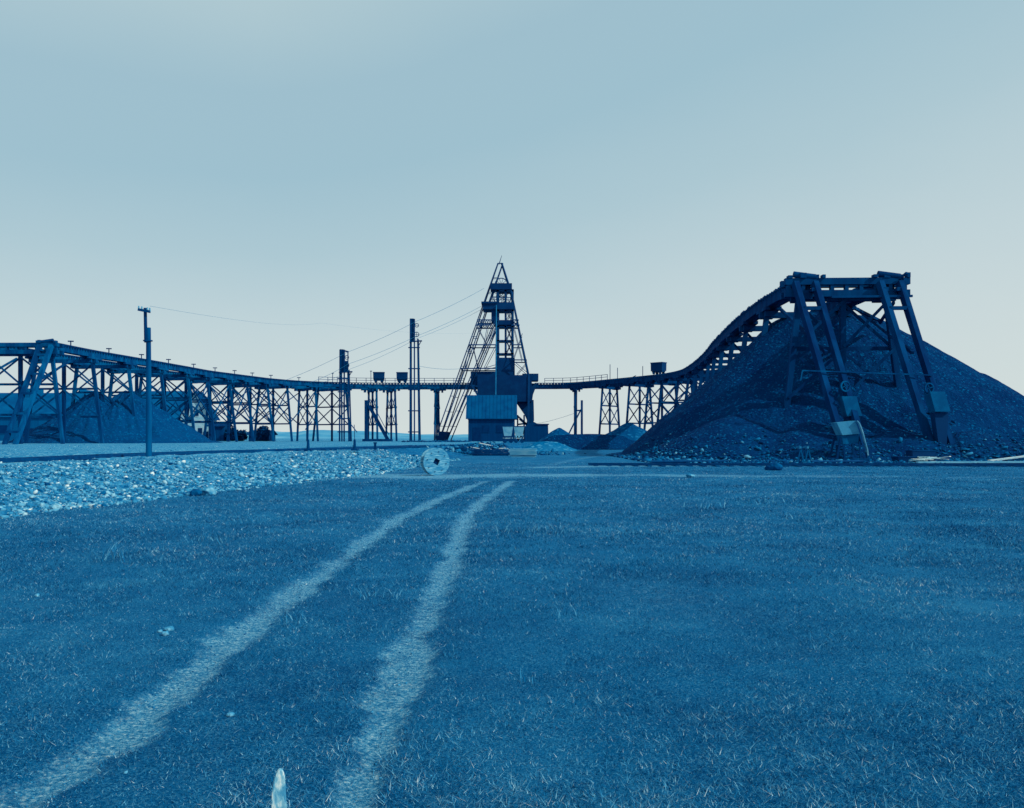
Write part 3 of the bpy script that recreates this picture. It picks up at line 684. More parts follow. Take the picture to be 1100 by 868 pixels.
# shed in front of the headframe
def gable_house(name,label,cat,x0,x1,y0,y1,eave,ridge,wall,roof,axis='x',over=.5,zb=.5,openings=(),chim=None,pitch_front=True):
    r=thing(name,((x0+x1)/2,(y0+y1)/2,zb),label,cat); cx=(x0+x1)/2; cyy=(y0+y1)/2
    m=MB(); m.box(x0,x1,y0,y1,zb-.3,eave)
    i=len(m.v)
    if axis=='x':
        m.v+=[Vector(c) for c in ((x0,y0,eave),(x0,y1,eave),(x0,cyy,ridge),(x1,y0,eave),(x1,y1,eave),(x1,cyy,ridge))]
    else:
        m.v+=[Vector(c) for c in ((x0,y0,eave),(x1,y0,eave),(cx,y0,ridge),(x0,y1,eave),(x1,y1,eave),(cx,y1,ridge))]
    m.f+=[(i,i+1,i+2),(i+3,i+5,i+4)]
    m.build('wall',wall,r)
    m=MB()
    up=.09
    if axis=='x':
        sl=(ridge-eave)/((y1-y0)/2)
        for s in (-1,1):
            ye=cyy+s*((y1-y0)/2+over); ze=eave-sl*over+up; e=[(x0-over,cyy,ridge+up),(x1+over,cyy,ridge+up),(x1+over,ye,ze),(x0-over,ye,ze)]
            i=len(m.v); m.v+=[Vector(c) for c in e]+[Vector(c)+Vector((0,0,.16)) for c in e]
            m.f+=[(i,i+1,i+2,i+3),(i+7,i+6,i+5,i+4)]+[(i+k,i+4+k,i+4+(k+1)%4,i+(k+1)%4) for k in range(4)]
    else:
        sl=(ridge-eave)/((x1-x0)/2)
        for s in (-1,1):
            xe=cx+s*((x1-x0)/2+over); ze=eave-sl*over+up; e=[(cx,y0-over,ridge+up),(cx,y1+over,ridge+up),(xe,y1+over,ze),(xe,y0-over,ze)]
            i=len(m.v); m.v+=[Vector(c) for c in e]+[Vector(c)+Vector((0,0,.16)) for c in e]
            m.f+=[(i,i+1,i+2,i+3),(i+7,i+6,i+5,i+4)]+[(i+k,i+4+k,i+4+(k+1)%4,i+(k+1)%4) for k in range(4)]
    if name=='shed' and x1-x0>8:
        for k in range(14):
            xx=x0-over+(x1-x0+2*over)*(k+.5)/14; m.bar((xx,cyy,ridge+up+.2),(xx,y0-over,eave-sl*over+up+.2),.09,.09)
    rf=m.build('roof',roof,r)
    for (kind,ox,oz,w,h,mm) in openings:
        f=MB().box(ox-w/2,ox+w/2,y0-.08,y0+.02,oz,oz+h).build(kind,M[mm],r)
        if kind=='window': MB().box(ox-w/2-.1,ox+w/2+.1,y0-.12,y0-.083,oz-.12,oz).build('sill',wall,f,org=r.location)
    if chim:
        for (ax,ay,aw,ah) in chim: MB().box(ax-aw/2,ax+aw/2,ay-aw/2,ay+aw/2,ridge-1.2,ridge+ah).build('chimney',M['far_wall'],rf,org=r.location)
    return r
a=X_at(503,206); b=X_at(553,206)
gable_house('shed','dark board shed with a lighter roof standing in front of the headframe','shed',a,b,206,214,EYE+(470-447.5)*206/F,EYE+(470-427)*210/F+.3,M['board'],M['roof'],over=.55,zb=.8,
   openings=(('door',X_at(512,206),.8,1.8,3.2,'dark'),('window',X_at(522,206),3.0,1.6,1.5,'dark'),('window',X_at(537,206),3.0,1.6,1.5,'dark')))

# pulley towers in front of the left deck
def pulley_tower(label,px,Y,top,wpx,pan,base=475,seed=0,lit=False):
    X=X_at(px,Y); zt=EYE+(HY-top)*Y/F; w=wpx*Y/F; r=thing('pulley_tower',(X,Y,.8),label,'pulley tower')
    zp=EYE+(HY-pan)*Y/F
    cols=[]
    for i,(tx,bx) in enumerate(((-.5,-.5),(.0,.05),(.42,.62))):
        for dy,s in ((-.9,0),(.9,1)):
            tp=Vector((X+tx*w,Y+dy*.8,zt if i==0 or not lit else zt-.4)); tp.z = zt if i<2 else zp+.6
            if s==1 and i==1: continue
            bt=Vector((X+bx*w,Y+dy*1.6,.7)); cols.append((tp,bt)); MB().bar(tp,bt,.3,.3).build('post',M['timber_dark'],r)
    z=zp-3
    for k,zz in enumerate(np.linspace(zp-1.5,3,5)):
        u=(zt-zz)/(zt-.7); x0=X-.5*w-.45; x1=X+(.42+.2*u)*w+.45
        MB().bar((x0,Y-.9-.7*u,zz),(x1,Y-.9-.7*u,zz),.18,.26).build('girt',M['timber_dark'],r)
    m=MB(); m.box(X-.55*w,X-.1*w,Y-.72,Y-.55,zp,zt+.1); m.build('panel',M['timber_dark'],r)
    if lit:
        m=MB(); m.bar((X-.5*w,Y-.6,zt),(X+.5*w,Y-.6,zt-.5),.2,.35); m.bar((X+.42*w,Y-.6,zt-.4),(X+.42*w,Y-.6,zp),.22)
        m.bar((X,Y-.6,zt-.2),(X,Y-.6,zp),.2); m.box(X-.1*w,X+.45*w,Y-.72,Y-.6,zp,zp+2.6); m.build('sheave_frame',M['timber_dark'],r)
    m=MB(); m.bar((X-.6*w,Y-.8,zp-.1),(X+.95*w,Y-.8,zp+.1),.9,.22); m.bar((X+.85*w,Y-.8,zp),(X+.45*w,Y-.8,zp-1.4),.16); m.build('platform',M['timber_dark'],r)
    c=Vector((X+.28*w,Y-.75,zp+1.6)); m=MB().ring(c,(0,1,0),.62,.14,18,.2); m.bar(c-Vector((.6,0,0)),c+Vector((.6,0,0)),.1); m.bar(c-Vector((0,0,.6)),c+Vector((0,0,.6)),.1); m.build('pulley',M['iron'],r)
    c=Vector((X+.3*w,Y-.75,zt-1.5 if not lit else zp+3.4)); m=MB().ring(c,(0,1,0),.5,.14,18,.2); m.bar(c-Vector((.5,0,0)),c+Vector((.5,0,0)),.1); m.build('pulley',M['iron'],r)
pulley_tower('shorter timber pulley tower with open framed head, rising through the left trestle',370.5,205,376,9,400,lit=True)
pulley_tower('tallest narrow timber pulley tower, just left of the headframe',445.5,208,343,8.5,367)

# stair tower under the deck
sx=X_at(394,207); st=thing('timber_stair',(sx,207,.8),'dark timber stair and loading stage under the left trestle deck','stair')
MB().box(sx-.4,sx+.25,206.2,207.8,.8,P(0,430,207).z).build('side_panel',M['timber_dark'],st)
a=P(396.5,436,207); b=P(417,473,207)
MB().bar(a+Vector((0,-.7,0)),b+Vector((0,-.7,0)),.2,.6).bar(a+Vector((0,.7,0)),b+Vector((0,.7,0)),.2,.6).build('stringer',M['timber_dark'],st)
m=MB()
for i in range(18):
    q=a.lerp(b,i/18); m.box(q.x-.25,q.x+.25,206.35,207.65,q.z,q.z+.09)
m.build('tread',M['timber_dark'],st)
MB().bar(a+Vector((.3,-.8,1.6)),b+Vector((.3,-.8,1.3)),.14).build('handrail',M['timber_dark'],st)
q0=P(390,474.5,207); q1=P(421,473,207); MB().box(q0.x,q1.x,205.8,208.4,.8,1.35).build('platform',M['timber_dark'],st)
# single post beside the right trestle with a brace
pp=thing('braced_post',(X_at(625,180),180,0),'short braced timber post left of the first right trestle bents','post')
MB().bar(P(625,430,180),(X_at(625,180),180,0),.42).build('post',M['timber_dark'],pp)
MB().bar(P(624,440,180),P(608,472,180),.28).build('brace',M['timber_dark'],pp)
MB().bar(P(618,441,180),P(626,441,180),.3).build('cross_arm',M['timber_dark'],pp)

# ------------------------------------------------------------------ utility pole, wires, switch stands
Yp=.9*F/(492-470.)*1.0; Xp=X_at(160,Yp); zt=P(0,352,Yp).z
up=thing('utility_pole',(Xp,Yp,.8),'tall wooden utility pole with spliced top and crossarm, beside the near railway line','utility pole')
MB().tube((Xp,Yp,.6),P(159.5,352,Yp),.135,.10,n=12).build('pole',M['pole'],up)
MB().tube(P(157.2,368,Yp)+Vector((0,-.05,0)),P(156.5,331,Yp)+Vector((0,-.05,0)),.075,.07,n=10).build('pole_extension',M['timber_dark'],up)
ca=MB().bar(P(150,333,Yp)+Vector((0,-.16,0)),P(163,335.5,Yp)+Vector((0,-.16,0)),.09,.11).build('crossarm',M['timber_dark'],up)
for px in (150.7,154,160,162.5): 
    q=P(px,333.2+(px-150)*.18,Yp)+Vector((0,-.16,0)); MB().tube(q,q+Vector((0,0,.17)),.045,.03,n=8).build('insulator',M['hopper'],ca,org=up.location)
for u in (366,): q=P(157.6,u,Yp); MB().ring(q+Vector((.05,0,0)),(0,0,1),.2,.03,12,.05).build('strap',M['iron'],up)
def wire(label,pts,r,name='cable',sag=0,cat='cable',group=None):
    o_=[]
    for (a,b,s) in zip(pts,pts[1:],sag if isinstance(sag,(list,tuple)) else [sag]*(len(pts)-1)):
        for k in range(16): t=k/16; q=a.lerp(b,t); q=q-Vector((0,0,s*4*t*(1-t))); o_.append(q)
    o_.append(pts[-1]); m=MB()
    for a,b in zip(o_,o_[1:]): m.tube(a,b,r,n=5)
    o=m.build(name,M['cable'],None,org=pts[0]); return tag(o,label,cat,group)
wire('upper hoist cable slanting from the headframe top down past the pulley towers',[H(520,311,-1.5),P(447.5,345,207),P(374,378,204),P(300,411,203)],.035,sag=.3)
wire('lower hoist cable slanting from the headframe sheaves to the tall pulley tower',[H(519,329,-1.5),P(447.5,361,207),P(374,391,204),P(333,411,203)],.035,sag=.3)
wire('third hoist cable just under the lower one, from the tower down to the trestle',[H(519,331,.5),P(448,363.5,207.5),P(377,396,204),P(345,411,203.5)],.03,sag=.4)
wire('nearly level guy cable from the headframe leg to the tall pulley tower',[H(497,397,-3),P(449,393,207)],.035,sag=.4)
wire('overhead wire stretching from the utility pole towards the headframe',[P(162.5,333,Yp)+Vector((0,-.16,.15)),P(345,347,130),H(534,357,-2)],.0055,name='overhead_wire',sag=[.5,1.0],cat='wire')
wire('thin guy wire sloping from the headframe hopper to the braced post',[H(577,455,0),P(617,444,182)],.03,sag=.2)
def switch_stand(px,Y,label,flip=1,hgt=1.9):
    X=X_at(px,Y); z=.82; r=thing('switch_stand',(X,Y,z),label,'switch stand')
    MB().box(X-.22,X+.22,Y-.25,Y+.25,z,z+.16).build('base',M['iron'],r)
    MB().tube((X,Y,z+.1),(X,Y,z+.75),.11,.07,n=10).build('post',M['timber_dark'],r)
    MB().tube((X,Y,z+.7),(X+.03*flip,Y,z+hgt),.022,n=8).build('rod',M['iron'],r)
    c=Vector((X+.04*flip,Y-.03,z+hgt-.25)); dirv=Vector((.33*flip,0,.42)).normalized()
    MB().bar(c-dirv*.33,c+dirv*.33,.04,.2,up=Vector((0,1,0))).build('target',M['timber'],r)
switch_stand(331,57,'thin switch stand with a tilted board, left one beside the railway line')
switch_stand(381,60,'thin switch stand with a board tilted the other way, nearer the pulley towers',-1,1.75)
X=X_at(403,66); tag(MB().bar((X,66,.7),(X,66,1.35),.16).bar((X-.12,66,1.3),(X+.12,66,1.3),.1).build('marker_post',M['timber_dark'],None,org=(X,66,.8)),'short dark marker post beside the railway line, right of both switch stands','post')

# ------------------------------------------------------------------ railway tracks
def railway(pts,label,z,gauge=1.45,ns=60,bury=.04):
    path=smooth_path(pts,2.0); L=plen(path); r=thing('railway_track',(path[0].x,path[0].y,z),label,'railway track')
    def off(s,k): p,t=sample(path,s); return p+Vector((t.y,-t.x,0))*k
    N=int(L/2)
    for k in (-gauge/2,gauge/2):
        m=MB()
        for i in range(N):
            a=off(L*i/N,k); b=off(L*(i+1)/N+.02,k); m.bar((a.x,a.y,z+.09),(b.x,b.y,z+.09),.07,.10); m.bar((a.x,a.y,z+.035),(b.x,b.y,z+.035),.14,.03)
        m.build('rail',M['iron'],r)
    for i in range(ns):
        s=L*(i+.5)/ns; a=off(s,-1.2); b=off(s,1.2); MB().bar((a.x,a.y,z-.035),(b.x,b.y,z-.035),.22,.12).build('sleeper',M['timber'],r)
    return r
railway([(-30,24.5),(-24,29),(X_at(0,32),32),(X_at(110,39.5),39.5),(X_at(220,50),50),(X_at(320,60),60),(X_at(400,72),72),(X_at(450,90),90)],'railway line running along the top of the gravel embankment on the left',.80,ns=90)
railway([(4.6,53.3),(12,53),(24,52.8),(38,52.6),(60,52.4)],'light railway line crossing the grass in front of the big ore pile',.02,gauge=1.1,ns=70)

# ------------------------------------------------------------------ cable reel
Yr=1618/(511-470.0); Xr=X_at(467,Yr)
reel=thing('cable_reel',(Xr,Yr,0),'big wooden cable reel with a square centre hole standing on edge in the grass','cable reel')
reel.rotation_euler.z=.0
ax=Vector((.5,-1,0)).normalized(); c0=Vector((Xr,Yr,.63))
def flange(c,R,th):
    m=MB(); a=ax.cross(Vector((0,0,1))).normalized(); b=Vector((0,0,1)); n=40; i=len(m.v); hs=.125
    sq=[]
    for k in range(n):
        t=2*math.pi*k/n+math.pi/4
        ct,s_=math.cos(t),math.sin(t); qq=hs/max(abs(ct),abs(s_)); rr=R*(1+.012*math.sin(k*5.1))
        t2=t+.35; co,so=math.cos(t),math.sin(t)
        inner=(a*(ct*qq*math.cos(.5)-s_*qq*math.sin(.5))+b*(ct*qq*math.sin(.5)+s_*qq*math.cos(.5)))
        outer=(a*(ct*math.cos(.5)-s_*math.sin(.5))+b*(ct*math.sin(.5)+s_*math.cos(.5)))*rr
        for e in (inner,outer):
            for dd in (-th/2,th/2): m.v.append(c+e+ax*dd)
    for k in range(n):
        p_=i+4*k; q_=i+4*((k+1)%n)
        m.f+=[(p_+1,p_+3,q_+3,q_+1),(p_,q_,q_+2,p_+2),(p_+2,q_+2,q_+3,p_+3),(p_,p_+1,q_+1,q_)]
    return m
flange(c0+ax*.2,.62,.06).build('flange',M['reel'],reel); flange(c0-ax*.2,.6,.06).build('flange',M['reel'],reel)
m=MB(); n_=24; m.ring(c0,ax,.36,.05,24,.34); m.build('drum',M['timber'],reel)
a_=ax.cross(Vector((0,0,1))).normalized()
MB().tube(c0-ax*.16,c0+ax*.12,.33,n=24).build('hole_shade',M['dark'],reel)  # dark plug inside the drum, paints the shade in the centre hole
for k in range(8):
    t=k*math.pi/4+.2; q=c0+ax*.24+(a_*math.cos(t)+Vector((0,0,1))*math.sin(t))*.45; MB().tube(q,q+ax*.03,.022,n=8).build('bolt',M['iron'],reel)

# ------------------------------------------------------------------ foreground stake
Ys=3.62; Xs=X_at(300.5,Ys); zt=EYE+(470-826)*Ys/F; wd=.031
m=MB(); prof=[]
for z_,w_ in ((-.25,1.0),(0,1.02),(.1,1.02),(.16,1.0),(.20,.97),(.25,.90),(.29,.80),(.32,.66),(.34,.47),(.350,.28),(.354,.1)): prof.append((z_*zt/.354,w_*wd))
outl=[(Xs+w_+.004*math.sin(z_*20),z_) for z_,w_ in prof]+[(Xs-w_+.004*math.sin(z_*20),z_) for z_,w_ in reversed(prof)]
m.prism(outl,Ys-.011,Ys+.011)
stake=m.build('stake',M['stake'],None,org=(Xs,Ys,0)); tag(stake,'pale round-topped wooden survey stake in the near grass','stake')
bv=stake.modifiers.new('bevel','BEVEL'); bv.width=.003; bv.segments=2
stake.rotation_euler=(0,.0,.28)

# ------------------------------------------------------------------ yard clutter round the shed
def mine_tub(px,Y,label):
    X=X_at(px,Y); z=.8; r=thing('mine_tub',(X,Y,z),label,'mine tub')
    MB().prism([(X-.6,z+1.15),(X+.6,z+1.15),(X+.86,z+2.75),(X-.86,z+2.75)],Y-.8,Y+.8).build('tub',M['hopper'],r)
    MB().box(X-.9,X+.9,Y-.84,Y+.84,z+2.7,z+2.82).build('rim',M['iron'],r)
    MB().box(X-.8,X+.8,Y-.6,Y+.6,z+.72,z+.9).build('chassis',M['plank'],r)
    for x in (-.5,.5):
        for y in (-.62,.62): MB().tube((X+x,Y+y-.06,z+.34),(X+x,Y+y+.06,z+.34),.34,n=14).build('wheel',M['iron'],r)
    for x in (-.6,.6): MB().bar((X+x,Y-.65,z+.3),(X+x,Y-.65,z+1.2),.12).build('bracket',M['iron'],r)
mine_tub(545.5,146,'pale mine tub on wheels before the shed, left of the pair'); mine_tub(557.5,148,'pale mine tub on wheels before the shed, right of the pair')
X=X_at(576,192)
ob=thing('ore_shed',(X,192,.8),'low dark flat-topped ore bunker just right of the headframe base','bunker')
MB().prism([(X-2.6,.6),(X+2.6,.6),(X+2.5,4.4),(X+.3,4.6),(X-.4,5.0),(X-1.2,4.9),(X-2.5,4.1)],190,194).build('wall',M['board'],ob)
MB().box(X-.2,X+2.7,189.8,194.2,4.45,4.65).build('roof',M['timber_dark'],ob)
heap('spoil_heap',(X_at(601,172),172),3.0,lambda t:4.6,M['spoil_dark'],'dark rounded spoil heap right of the ore bunker','spoil heap',seed=31,rings=40,seg=90,rough=.2,zb=.7)
heap('spoil_heap',(X_at(587,112),112),1.15,lambda t:3.0,M['spoil'],'low lighter spoil heap in front of the ore bunker','spoil heap',seed=33,rings=40,seg=90,rough=.15,zb=.1,flat=1.0)
heap('spoil_heap',(X_at(514,106),106),.75,lambda t:2.6,M['spoil'],'low pale gravel heap between the dark crate and lumber stack','spoil heap',seed=35,rings=40,seg=90,rough=.12,zb=.35,flat=.8)
heap('spoil_heap',(X_at(606,128),128),1.5,lambda t:3.4,M['spoil'],'grey spoil heap right of the low lighter heap','spoil heap',seed=36,rings=40,seg=90,rough=.12,zb=.1,flat=.8)
def lumber(px,Y,w,h,d,label,mm,zb=.5,layers=7,rz=0,jit=.25):
    X=X_at(px,Y); zb=gz(Vector((X,Y,0))); r=thing('lumber_stack',(X,Y,zb),label,'lumber stack')
    for k in range(layers):
        z=zb+h*k/layers; m=MB()
        m.box(X-w/2+random.uniform(-jit,jit),X+w/2+random.uniform(-jit,jit),Y-d/2+random.uniform(-.05,.05),Y+d/2,z,z+h/layers*.8).build('plank_layer',M[mm],r)
    return r
lumber(562,77,2.35,.75,1.2,'pale stack of sawn lumber in front of the mine tubs','lum',jit=.12)
M_l=None
lumber(494,88,1.4,.6,1.0,'dark low crate-like stack of old timbers beyond the cable reel','timber_dark',layers=4,jit=.05)
lumber(527,83,3.3,.62,1.3,'dark timber stack under the heap of splintered boards','timber_dark',layers=4,jit=.3)
# heap of splintered boards: every board its own thing
for i in range(46):
    px=random.uniform(503,560); Y=random.uniform(86,97); L_=random.uniform(.6,2.2); a=random.gauss(0,.5); e=random.gauss(-.05,.25)
    X=X_at(px,Y); z=gz(Vector((X,Y,0)))+.1+random.uniform(0,.75)*math.exp(-((px-530)/22)**2); d=Vector((math.cos(a)*math.cos(e),math.sin(a)*math.cos(e),math.sin(e)))*L_/2; c=Vector((X,Y,z))
    mm=M['plank'] if i%3 else M['timber_dark']
    o=MB().bar(c-d,c+d,.22,.07).build('board',mm,None,org=c)
    if i%3: tag(o,'pale splintered board in the scrap heap before the shed','board','pale boards of the scrap heap')
    else: tag(o,'dark splintered board in the scrap heap before the shed','board','dark boards of the scrap heap')
n=900; x=rng.normal(X_at(532,94),2.9,n); y=rng.uniform(85,104,n); size=np.clip(rng.lognormal(-2.1,.5,n),.05,.4)
z=height(x,y)+.7*np.exp(-((x-X_at(530,94))/2.4)**2)*rng.random(n)+.03
stones('scrap_rubble',np.stack([x,y,z],-1),size,np.clip(rng.normal(.35,.3,n),0,1),M['ore_stone'],'heap of broken rock and scrap lying before the shed','rubble')
n=500; x=rng.uniform(X_at(440,190),X_at(505,190),n); y=rng.uniform(175,200,n); size=np.clip(rng.lognormal(-1.6,.4,n),.1,.5)
stones('scrap_rubble',np.stack([x,y,np.full(n,.85)],-1),size,np.clip(rng.normal(.2,.2,n),0,1),M['ore_stone'],'dark rubble on the ground left of the shed','rubble')

# right side: boards, pipes, sawhorse, chute
def board_pile():
    for i in range(16):
        Y=random.uniform(58.5,61); px=random.uniform(984,1012); X=X_at(px,Y); a=random.gauss(0,.35); L_=random.uniform(.5,1.5); c=Vector((X,Y,.12+random.random()*.28)); d=Vector((math.cos(a),math.sin(a),random.gauss(0,.08)))*L_/2
        o=MB().bar(c-d,c+d,.3,.05).build('board',M['plank'],None,org=c); tag(o,'bright sawn board in the loose heap right of the trestle strut','board','bright boards by the right trestle strut')
board_pile()
c=P(1062,495,60); c.z=.12; d=P(1125,489,60); d.z=.62
tag(MB().bar(c,d,.5,.09).build('board',M['plank'],None,org=c),'long bright plank sloping up out of the right edge of the picture','plank')
c=Vector((X_at(985,57.3),57.3,.1)); tag(MB().bar(c,Vector((X_at(1130,57.3),57.3,.12)),.4,.1).build('board',M['lum'],None,org=c),'long grey plank lying flat between the bright boards and the rails','plank')
c=P(1035,437,78); c2=P(1048,468,73.5); tag(MB().tube(c2,c,.09,.06,n=8).build('leaning_pole',M['lum'],None,org=c2),'thin pale pole leaning on the right slope of the big ore pile','pole')
for (px,Y,w,h,l) in ((975,60,1.6,.35,'low dark crate on the ground left of the dark bin'),(997-8,61.5,1.5,.75,'dark open bin on the ground at the foot of the right trestle strut')):
    X=X_at(px,Y); r=thing('crate',(X,Y,0),l,'crate'); MB().box(X-w/2,X+w/2,Y-.5,Y+.5,0,h,top=1.08).build('body',M['bin'],r); MB().box(X-w*.56,X+w*.56,Y-.56,Y+.56,h+.003,h+.07).build('lid',M['timber_dark'],r)
# pale discharge chute
Yc=62.5
ch=thing('discharge_chute',(X_at(915,Yc),Yc,0),'pale sheet-metal discharge chute on a timber frame at the left trestle strut','chute')
def Q(px,py,dy=0): p=P(px,py,Yc); p.y+=dy; return p
def hull(pts,dy0,dy1): return MB().prism([(p.x,p.z) for p in pts],Yc+dy0,Yc+dy1)
hull([Q(897,454),Q(917,452),Q(921.5,466),Q(903,467.5)],-.35,.9).build('hood',M['hoodm'],ch)
hull([Q(903,467.8),Q(921.5,466.3),Q(921,476),Q(904.5,477)],-.2,.8).build('throat',M['hopmid'],ch)
m=MB(); arc=[Q(x,y,-.5) for x,y in ((917.5,452),(920,455),(922,460),(924,466),(926,474),(928.5,483),(929,489))]
m.prism([(p.x-.035,p.z) for p in arc]+[(p.x+.035,p.z) for p in reversed(arc)],Yc-.6,Yc-.3)
m.build('rim_highlight',M['hopper'],ch)  # pale arc paints the sun highlight along the chute's right edge
for px,py,bx in ((901,470,896),(904,478,905),(921,474,922),(928,486,931)):
    for dy in (-.4,.9): a=Q(px,py,dy); b=Q(bx,503,dy); b.z=0; MB().bar(a,b,.13).build('leg',M['timber_dark'],ch)
MB().bar(Q(894,494,-.5),Q(933,493,-.5),.13,.14).build('cross_bar',M['timber'],ch)
for px in (858,866):
    X=X_at(px,58); r=thing('sawhorse',(X,58,0),'small pale A-legged sawhorse left of the discharge chute' ,'sawhorse','sawhorses left of the discharge chute')
    MB().bar((X-.05,57.5,1.05),(X+.05,58.5,1.05),.12,.14).build('beam',M['timber_pale'],r)
    for sx in (-1,1):
        for yy in (57.6,58.4): MB().bar((X,yy,1.0),(X+.22*sx,yy,0),.07).build('leg',M['timber'],r)
for (px,Y,L_) in ((872,57.6,3.4),(700,57.7,5)):
    X=X_at(px,Y); c=Vector((X,Y,.12)); tag(MB().tube(c,c+Vector((L_,.2,.02)),.09,n=8).build('pipe',M['iron'],None,org=c),'dark iron pipe lying beside the rails, '+('below the chute' if px>800 else 'left of the dark boulder'),'pipe')

# ------------------------------------------------------------------ buildings beyond the left trestle
def bx(px,Y): return X_at(px,Y)
def bz(py,Y): return EYE+(HY-py)*Y/F
gable_house('mine_building','long grey mine building with ridge roof behind the left trestle end','building',bx(-40,240),bx(74,240),240,256,bz(447,240),bz(423,248),M['far_wall'],M['far_roof'],
   openings=(('window',bx(50,240),bz(466,240),2.4,2.3,'pale_wall'),('window',bx(4,240),bz(466,240),2.0,2.3,'dark'),('window',bx(24,240),bz(466,240),2.0,2.3,'dark'),('door',bx(36,240),.8,2.2,3.4,'dark')),chim=((bx(37,248),248,3.4,1.4),))
gable_house('mine_building','grey mine building with a broad roof just right of the left ore pile','building',bx(128,236),bx(190,236),236,256,bz(449,236),bz(421,246),M['far_wall'],M['far_roof'],
   openings=(('window',bx(182,236),bz(466,236),1.6,2.0,'dark'),('window',bx(174,236),bz(466,236),1.6,2.0,'dark')))
gable_house('cottage','small gabled building between the two larger mine buildings','building',bx(76,250),bx(96,250),250,258,bz(446,250),bz(419,250),M['far_wall'],M['far_roof'],axis='y')
gable_house('engine_house','whitewashed gabled house with dark roof edge beyond the left trestle','house',bx(194,228),bx(226,228),228,233,bz(447,228),bz(421,228),M['pale_wall'],M['timber_dark'],axis='y',over=.7,
   openings=(('window',bx(206,228),bz(464,228),1.1,1.5,'dark'),('window',bx(215,228),bz(466,228),1.1,1.5,'dark'),('window',bx(211,228),bz(447,228),1.1,1.4,'dark'),('door',bx(221,228),.8,1.3,2.4,'dark')))
gable_house('shed','small dark shed right of the whitewashed house, under the trestle','shed',bx(224,222),bx(240,222),222,228,bz(458,222),bz(454,222),M['board'],M['timber_dark'])
gable_house('shed','dark low shed farthest right under the left trestle','shed',bx(267,222),bx(289,222),222,228,bz(467,222),bz(463,222),M['board'],M['timber_dark'])
def bush(px,Y,w,h,label):
    X=X_at(px,Y); r=thing('bush',(X,Y,.8),label,'bush'); n=1500
    a=rng.normal(0,1,(n,3)); a/=np.linalg.norm(a,axis=1)[:,None]; rr=rng.uniform(.45,1,(n,1))**.5; c=a*rr*np.array([w/2,w/2.4,h/2]); c[:,2]+=h/2
    c+=.25*w*(vnoise(c[:,0]*3+px,c[:,2]*3,5,1.2)-.5)[:,None]; keep=c[:,2]>0; c=c[keep]; n=len(c)
    t=rng.normal(0,.28,(n,3,3))*.8; v=(c[:,None,:]+t).reshape(-1,3)
    o=np_mesh('foliage',v,np.arange(n*3).reshape(-1,3),3,M['leaf']); o.parent=r
    m=MB()
    for k in range(4): m.tube((X,Y,.7),(X+random.uniform(-.3,.3)*w,Y,.8+h*.6),.12,.04,n=6)
    m.build('stem',M['timber_dark'],r)
bush(248,224,3.6,3.2,'dark bush beside the small dark shed'); bush(258,226,3.2,2.6,'lower dark bush left of the farthest low shed'); bush(282,221,3.0,3.6,'dark bushy tree above the farthest low shed')

# ------------------------------------------------------------------ sky, sun, camera
SUN_EL=math.radians(38); TO=Vector((.86,-.42,0)).normalized()
w=bpy.data.worlds.new('World'); sc.world=w; w.use_nodes=True; nt=w.node_tree; n=nt.nodes; L=nt.links; bg=n['Background']; bg.inputs['Strength'].default_value=.1
sky=n.new('ShaderNodeTexSky'); sky.sky_type='NISHITA'; sky.sun_disc=False; sky.sun_elevation=SUN_EL; sky.sun_rotation=math.atan2(TO.x,TO.y); sky.dust_density=3
tc=n.new('ShaderNodeTexCoord'); sp=n.new('ShaderNodeSeparateXYZ'); L.new(tc.outputs['Generated'],sp.inputs[0])
r=n.new('ShaderNodeValToRGB'); e=r.color_ramp.elements
stops=[(0,(216,226,224)),(.05,(208,221,222)),(.12,(195,214,219)),(.2,(175,203,213)),(.28,(161,195,209)),(.36,(161,194,208)),(.46,(181,206,213)),(1,(130,175,198))]
e[0].position=0; e[1].position=1
for i,(p_,c) in enumerate(stops):
    k=e[0] if i==0 else (e[-1] if i==len(stops)-1 else e.new(p_)); k.position=p_; k.color=tuple(lin(x) for x in c)+(1,)
mr=n.new('ShaderNodeMapRange'); mr.inputs['From Min'].default_value=-.25; mr.inputs['From Max'].default_value=.5; mr.inputs['To Min'].default_value=1.03; mr.inputs['To Max'].default_value=.55; L.new(sp.outputs['X'],mr.inputs['Value'])
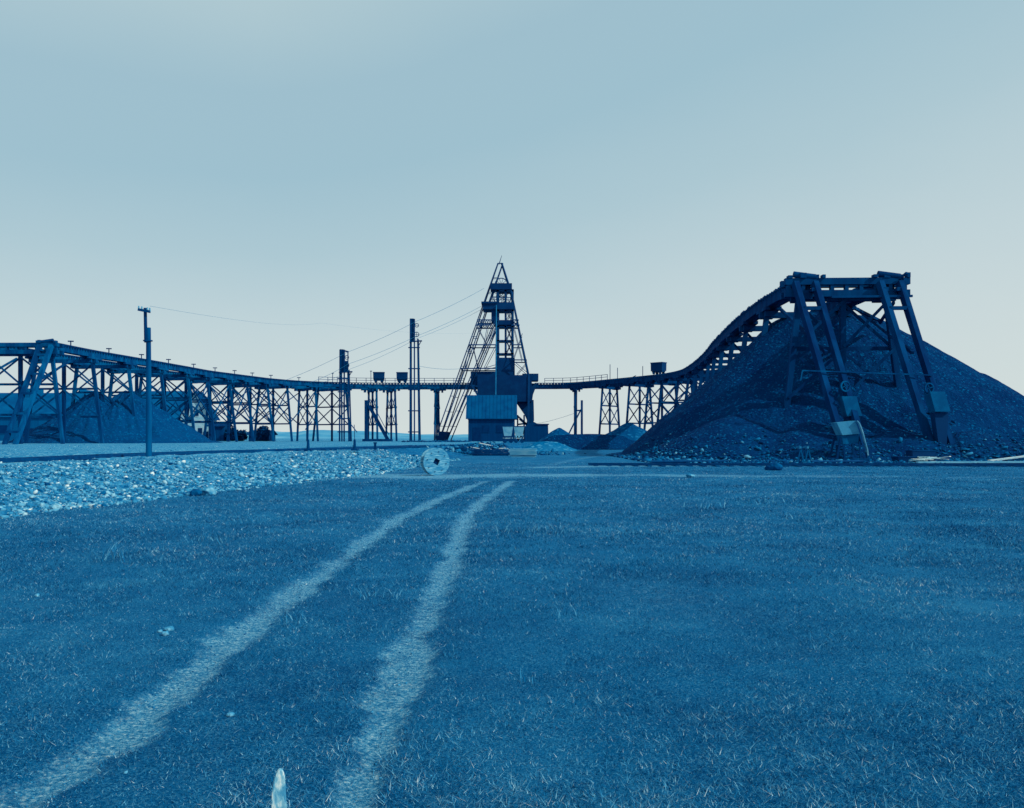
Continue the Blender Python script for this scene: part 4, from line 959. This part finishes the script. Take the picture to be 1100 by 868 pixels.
mu=n.new('ShaderNodeMath'); mu.operation='MULTIPLY'; mu.use_clamp=True; L.new(sp.outputs['Z'],mu.inputs[0]); L.new(mr.outputs[0],mu.inputs[1]); hz=n.new('ShaderNodeTexNoise'); hz.inputs['Scale'].default_value=3.2; hz.inputs['Detail'].default_value=7; hz.inputs['Roughness'].default_value=.6; mpz=n.new('ShaderNodeMapping'); mpz.inputs['Scale'].default_value=(1,1,2.6); L.new(tc.outputs['Generated'],mpz.inputs['Vector']); L.new(mpz.outputs[0],hz.inputs['Vector'])
h2=n.new('ShaderNodeMath'); h2.operation='MULTIPLY_ADD'; h2.inputs[1].default_value=.035; h2.inputs[2].default_value=-.0175; L.new(hz.outputs['Fac'],h2.inputs[0])
h3=n.new('ShaderNodeMath'); h3.operation='ADD'; h3.use_clamp=True; L.new(mu.outputs[0],h3.inputs[0]); L.new(h2.outputs[0],h3.inputs[1]); L.new(h3.outputs[0],r.inputs['Fac'])
sc10=n.new('ShaderNodeVectorMath'); sc10.operation='SCALE'; sc10.inputs['Scale'].default_value=10; L.new(r.outputs['Color'],sc10.inputs[0])
mx=n.new('ShaderNodeMix'); mx.data_type='RGBA'; mx.inputs['Factor'].default_value=.06; L.new(sc10.outputs[0],mx.inputs[6]); L.new(sky.outputs[0],mx.inputs[7]); L.new(mx.outputs[2],bg.inputs['Color'])
sd=bpy.data.lights.new('sun','SUN'); sd.energy=2.9; sd.angle=math.radians(.5); sd.color=(1,.97,.9); so=bpy.data.objects.new('sun',sd); COL.objects.link(so)
dirv=Vector((TO.x*math.cos(SUN_EL),TO.y*math.cos(SUN_EL),math.sin(SUN_EL))); so.rotation_euler=dirv.to_track_quat('Z','Y').to_euler()
cd=bpy.data.cameras.new('camera'); cd.sensor_width=36; cd.lens=F/1100*36; cd.shift_y=36/1100; cd.clip_end=12000; cd.clip_start=.05
co=bpy.data.objects.new('camera',cd); COL.objects.link(co); co.location=(0,0,EYE); co.rotation_euler=(math.pi/2,0,0); sc.camera=co
vs=sc.view_settings; sc.display_settings.display_device='sRGB'; vs.view_transform='Standard'; vs.look='None'; vs.exposure=0; vs.gamma=1; vs.use_curve_mapping=False
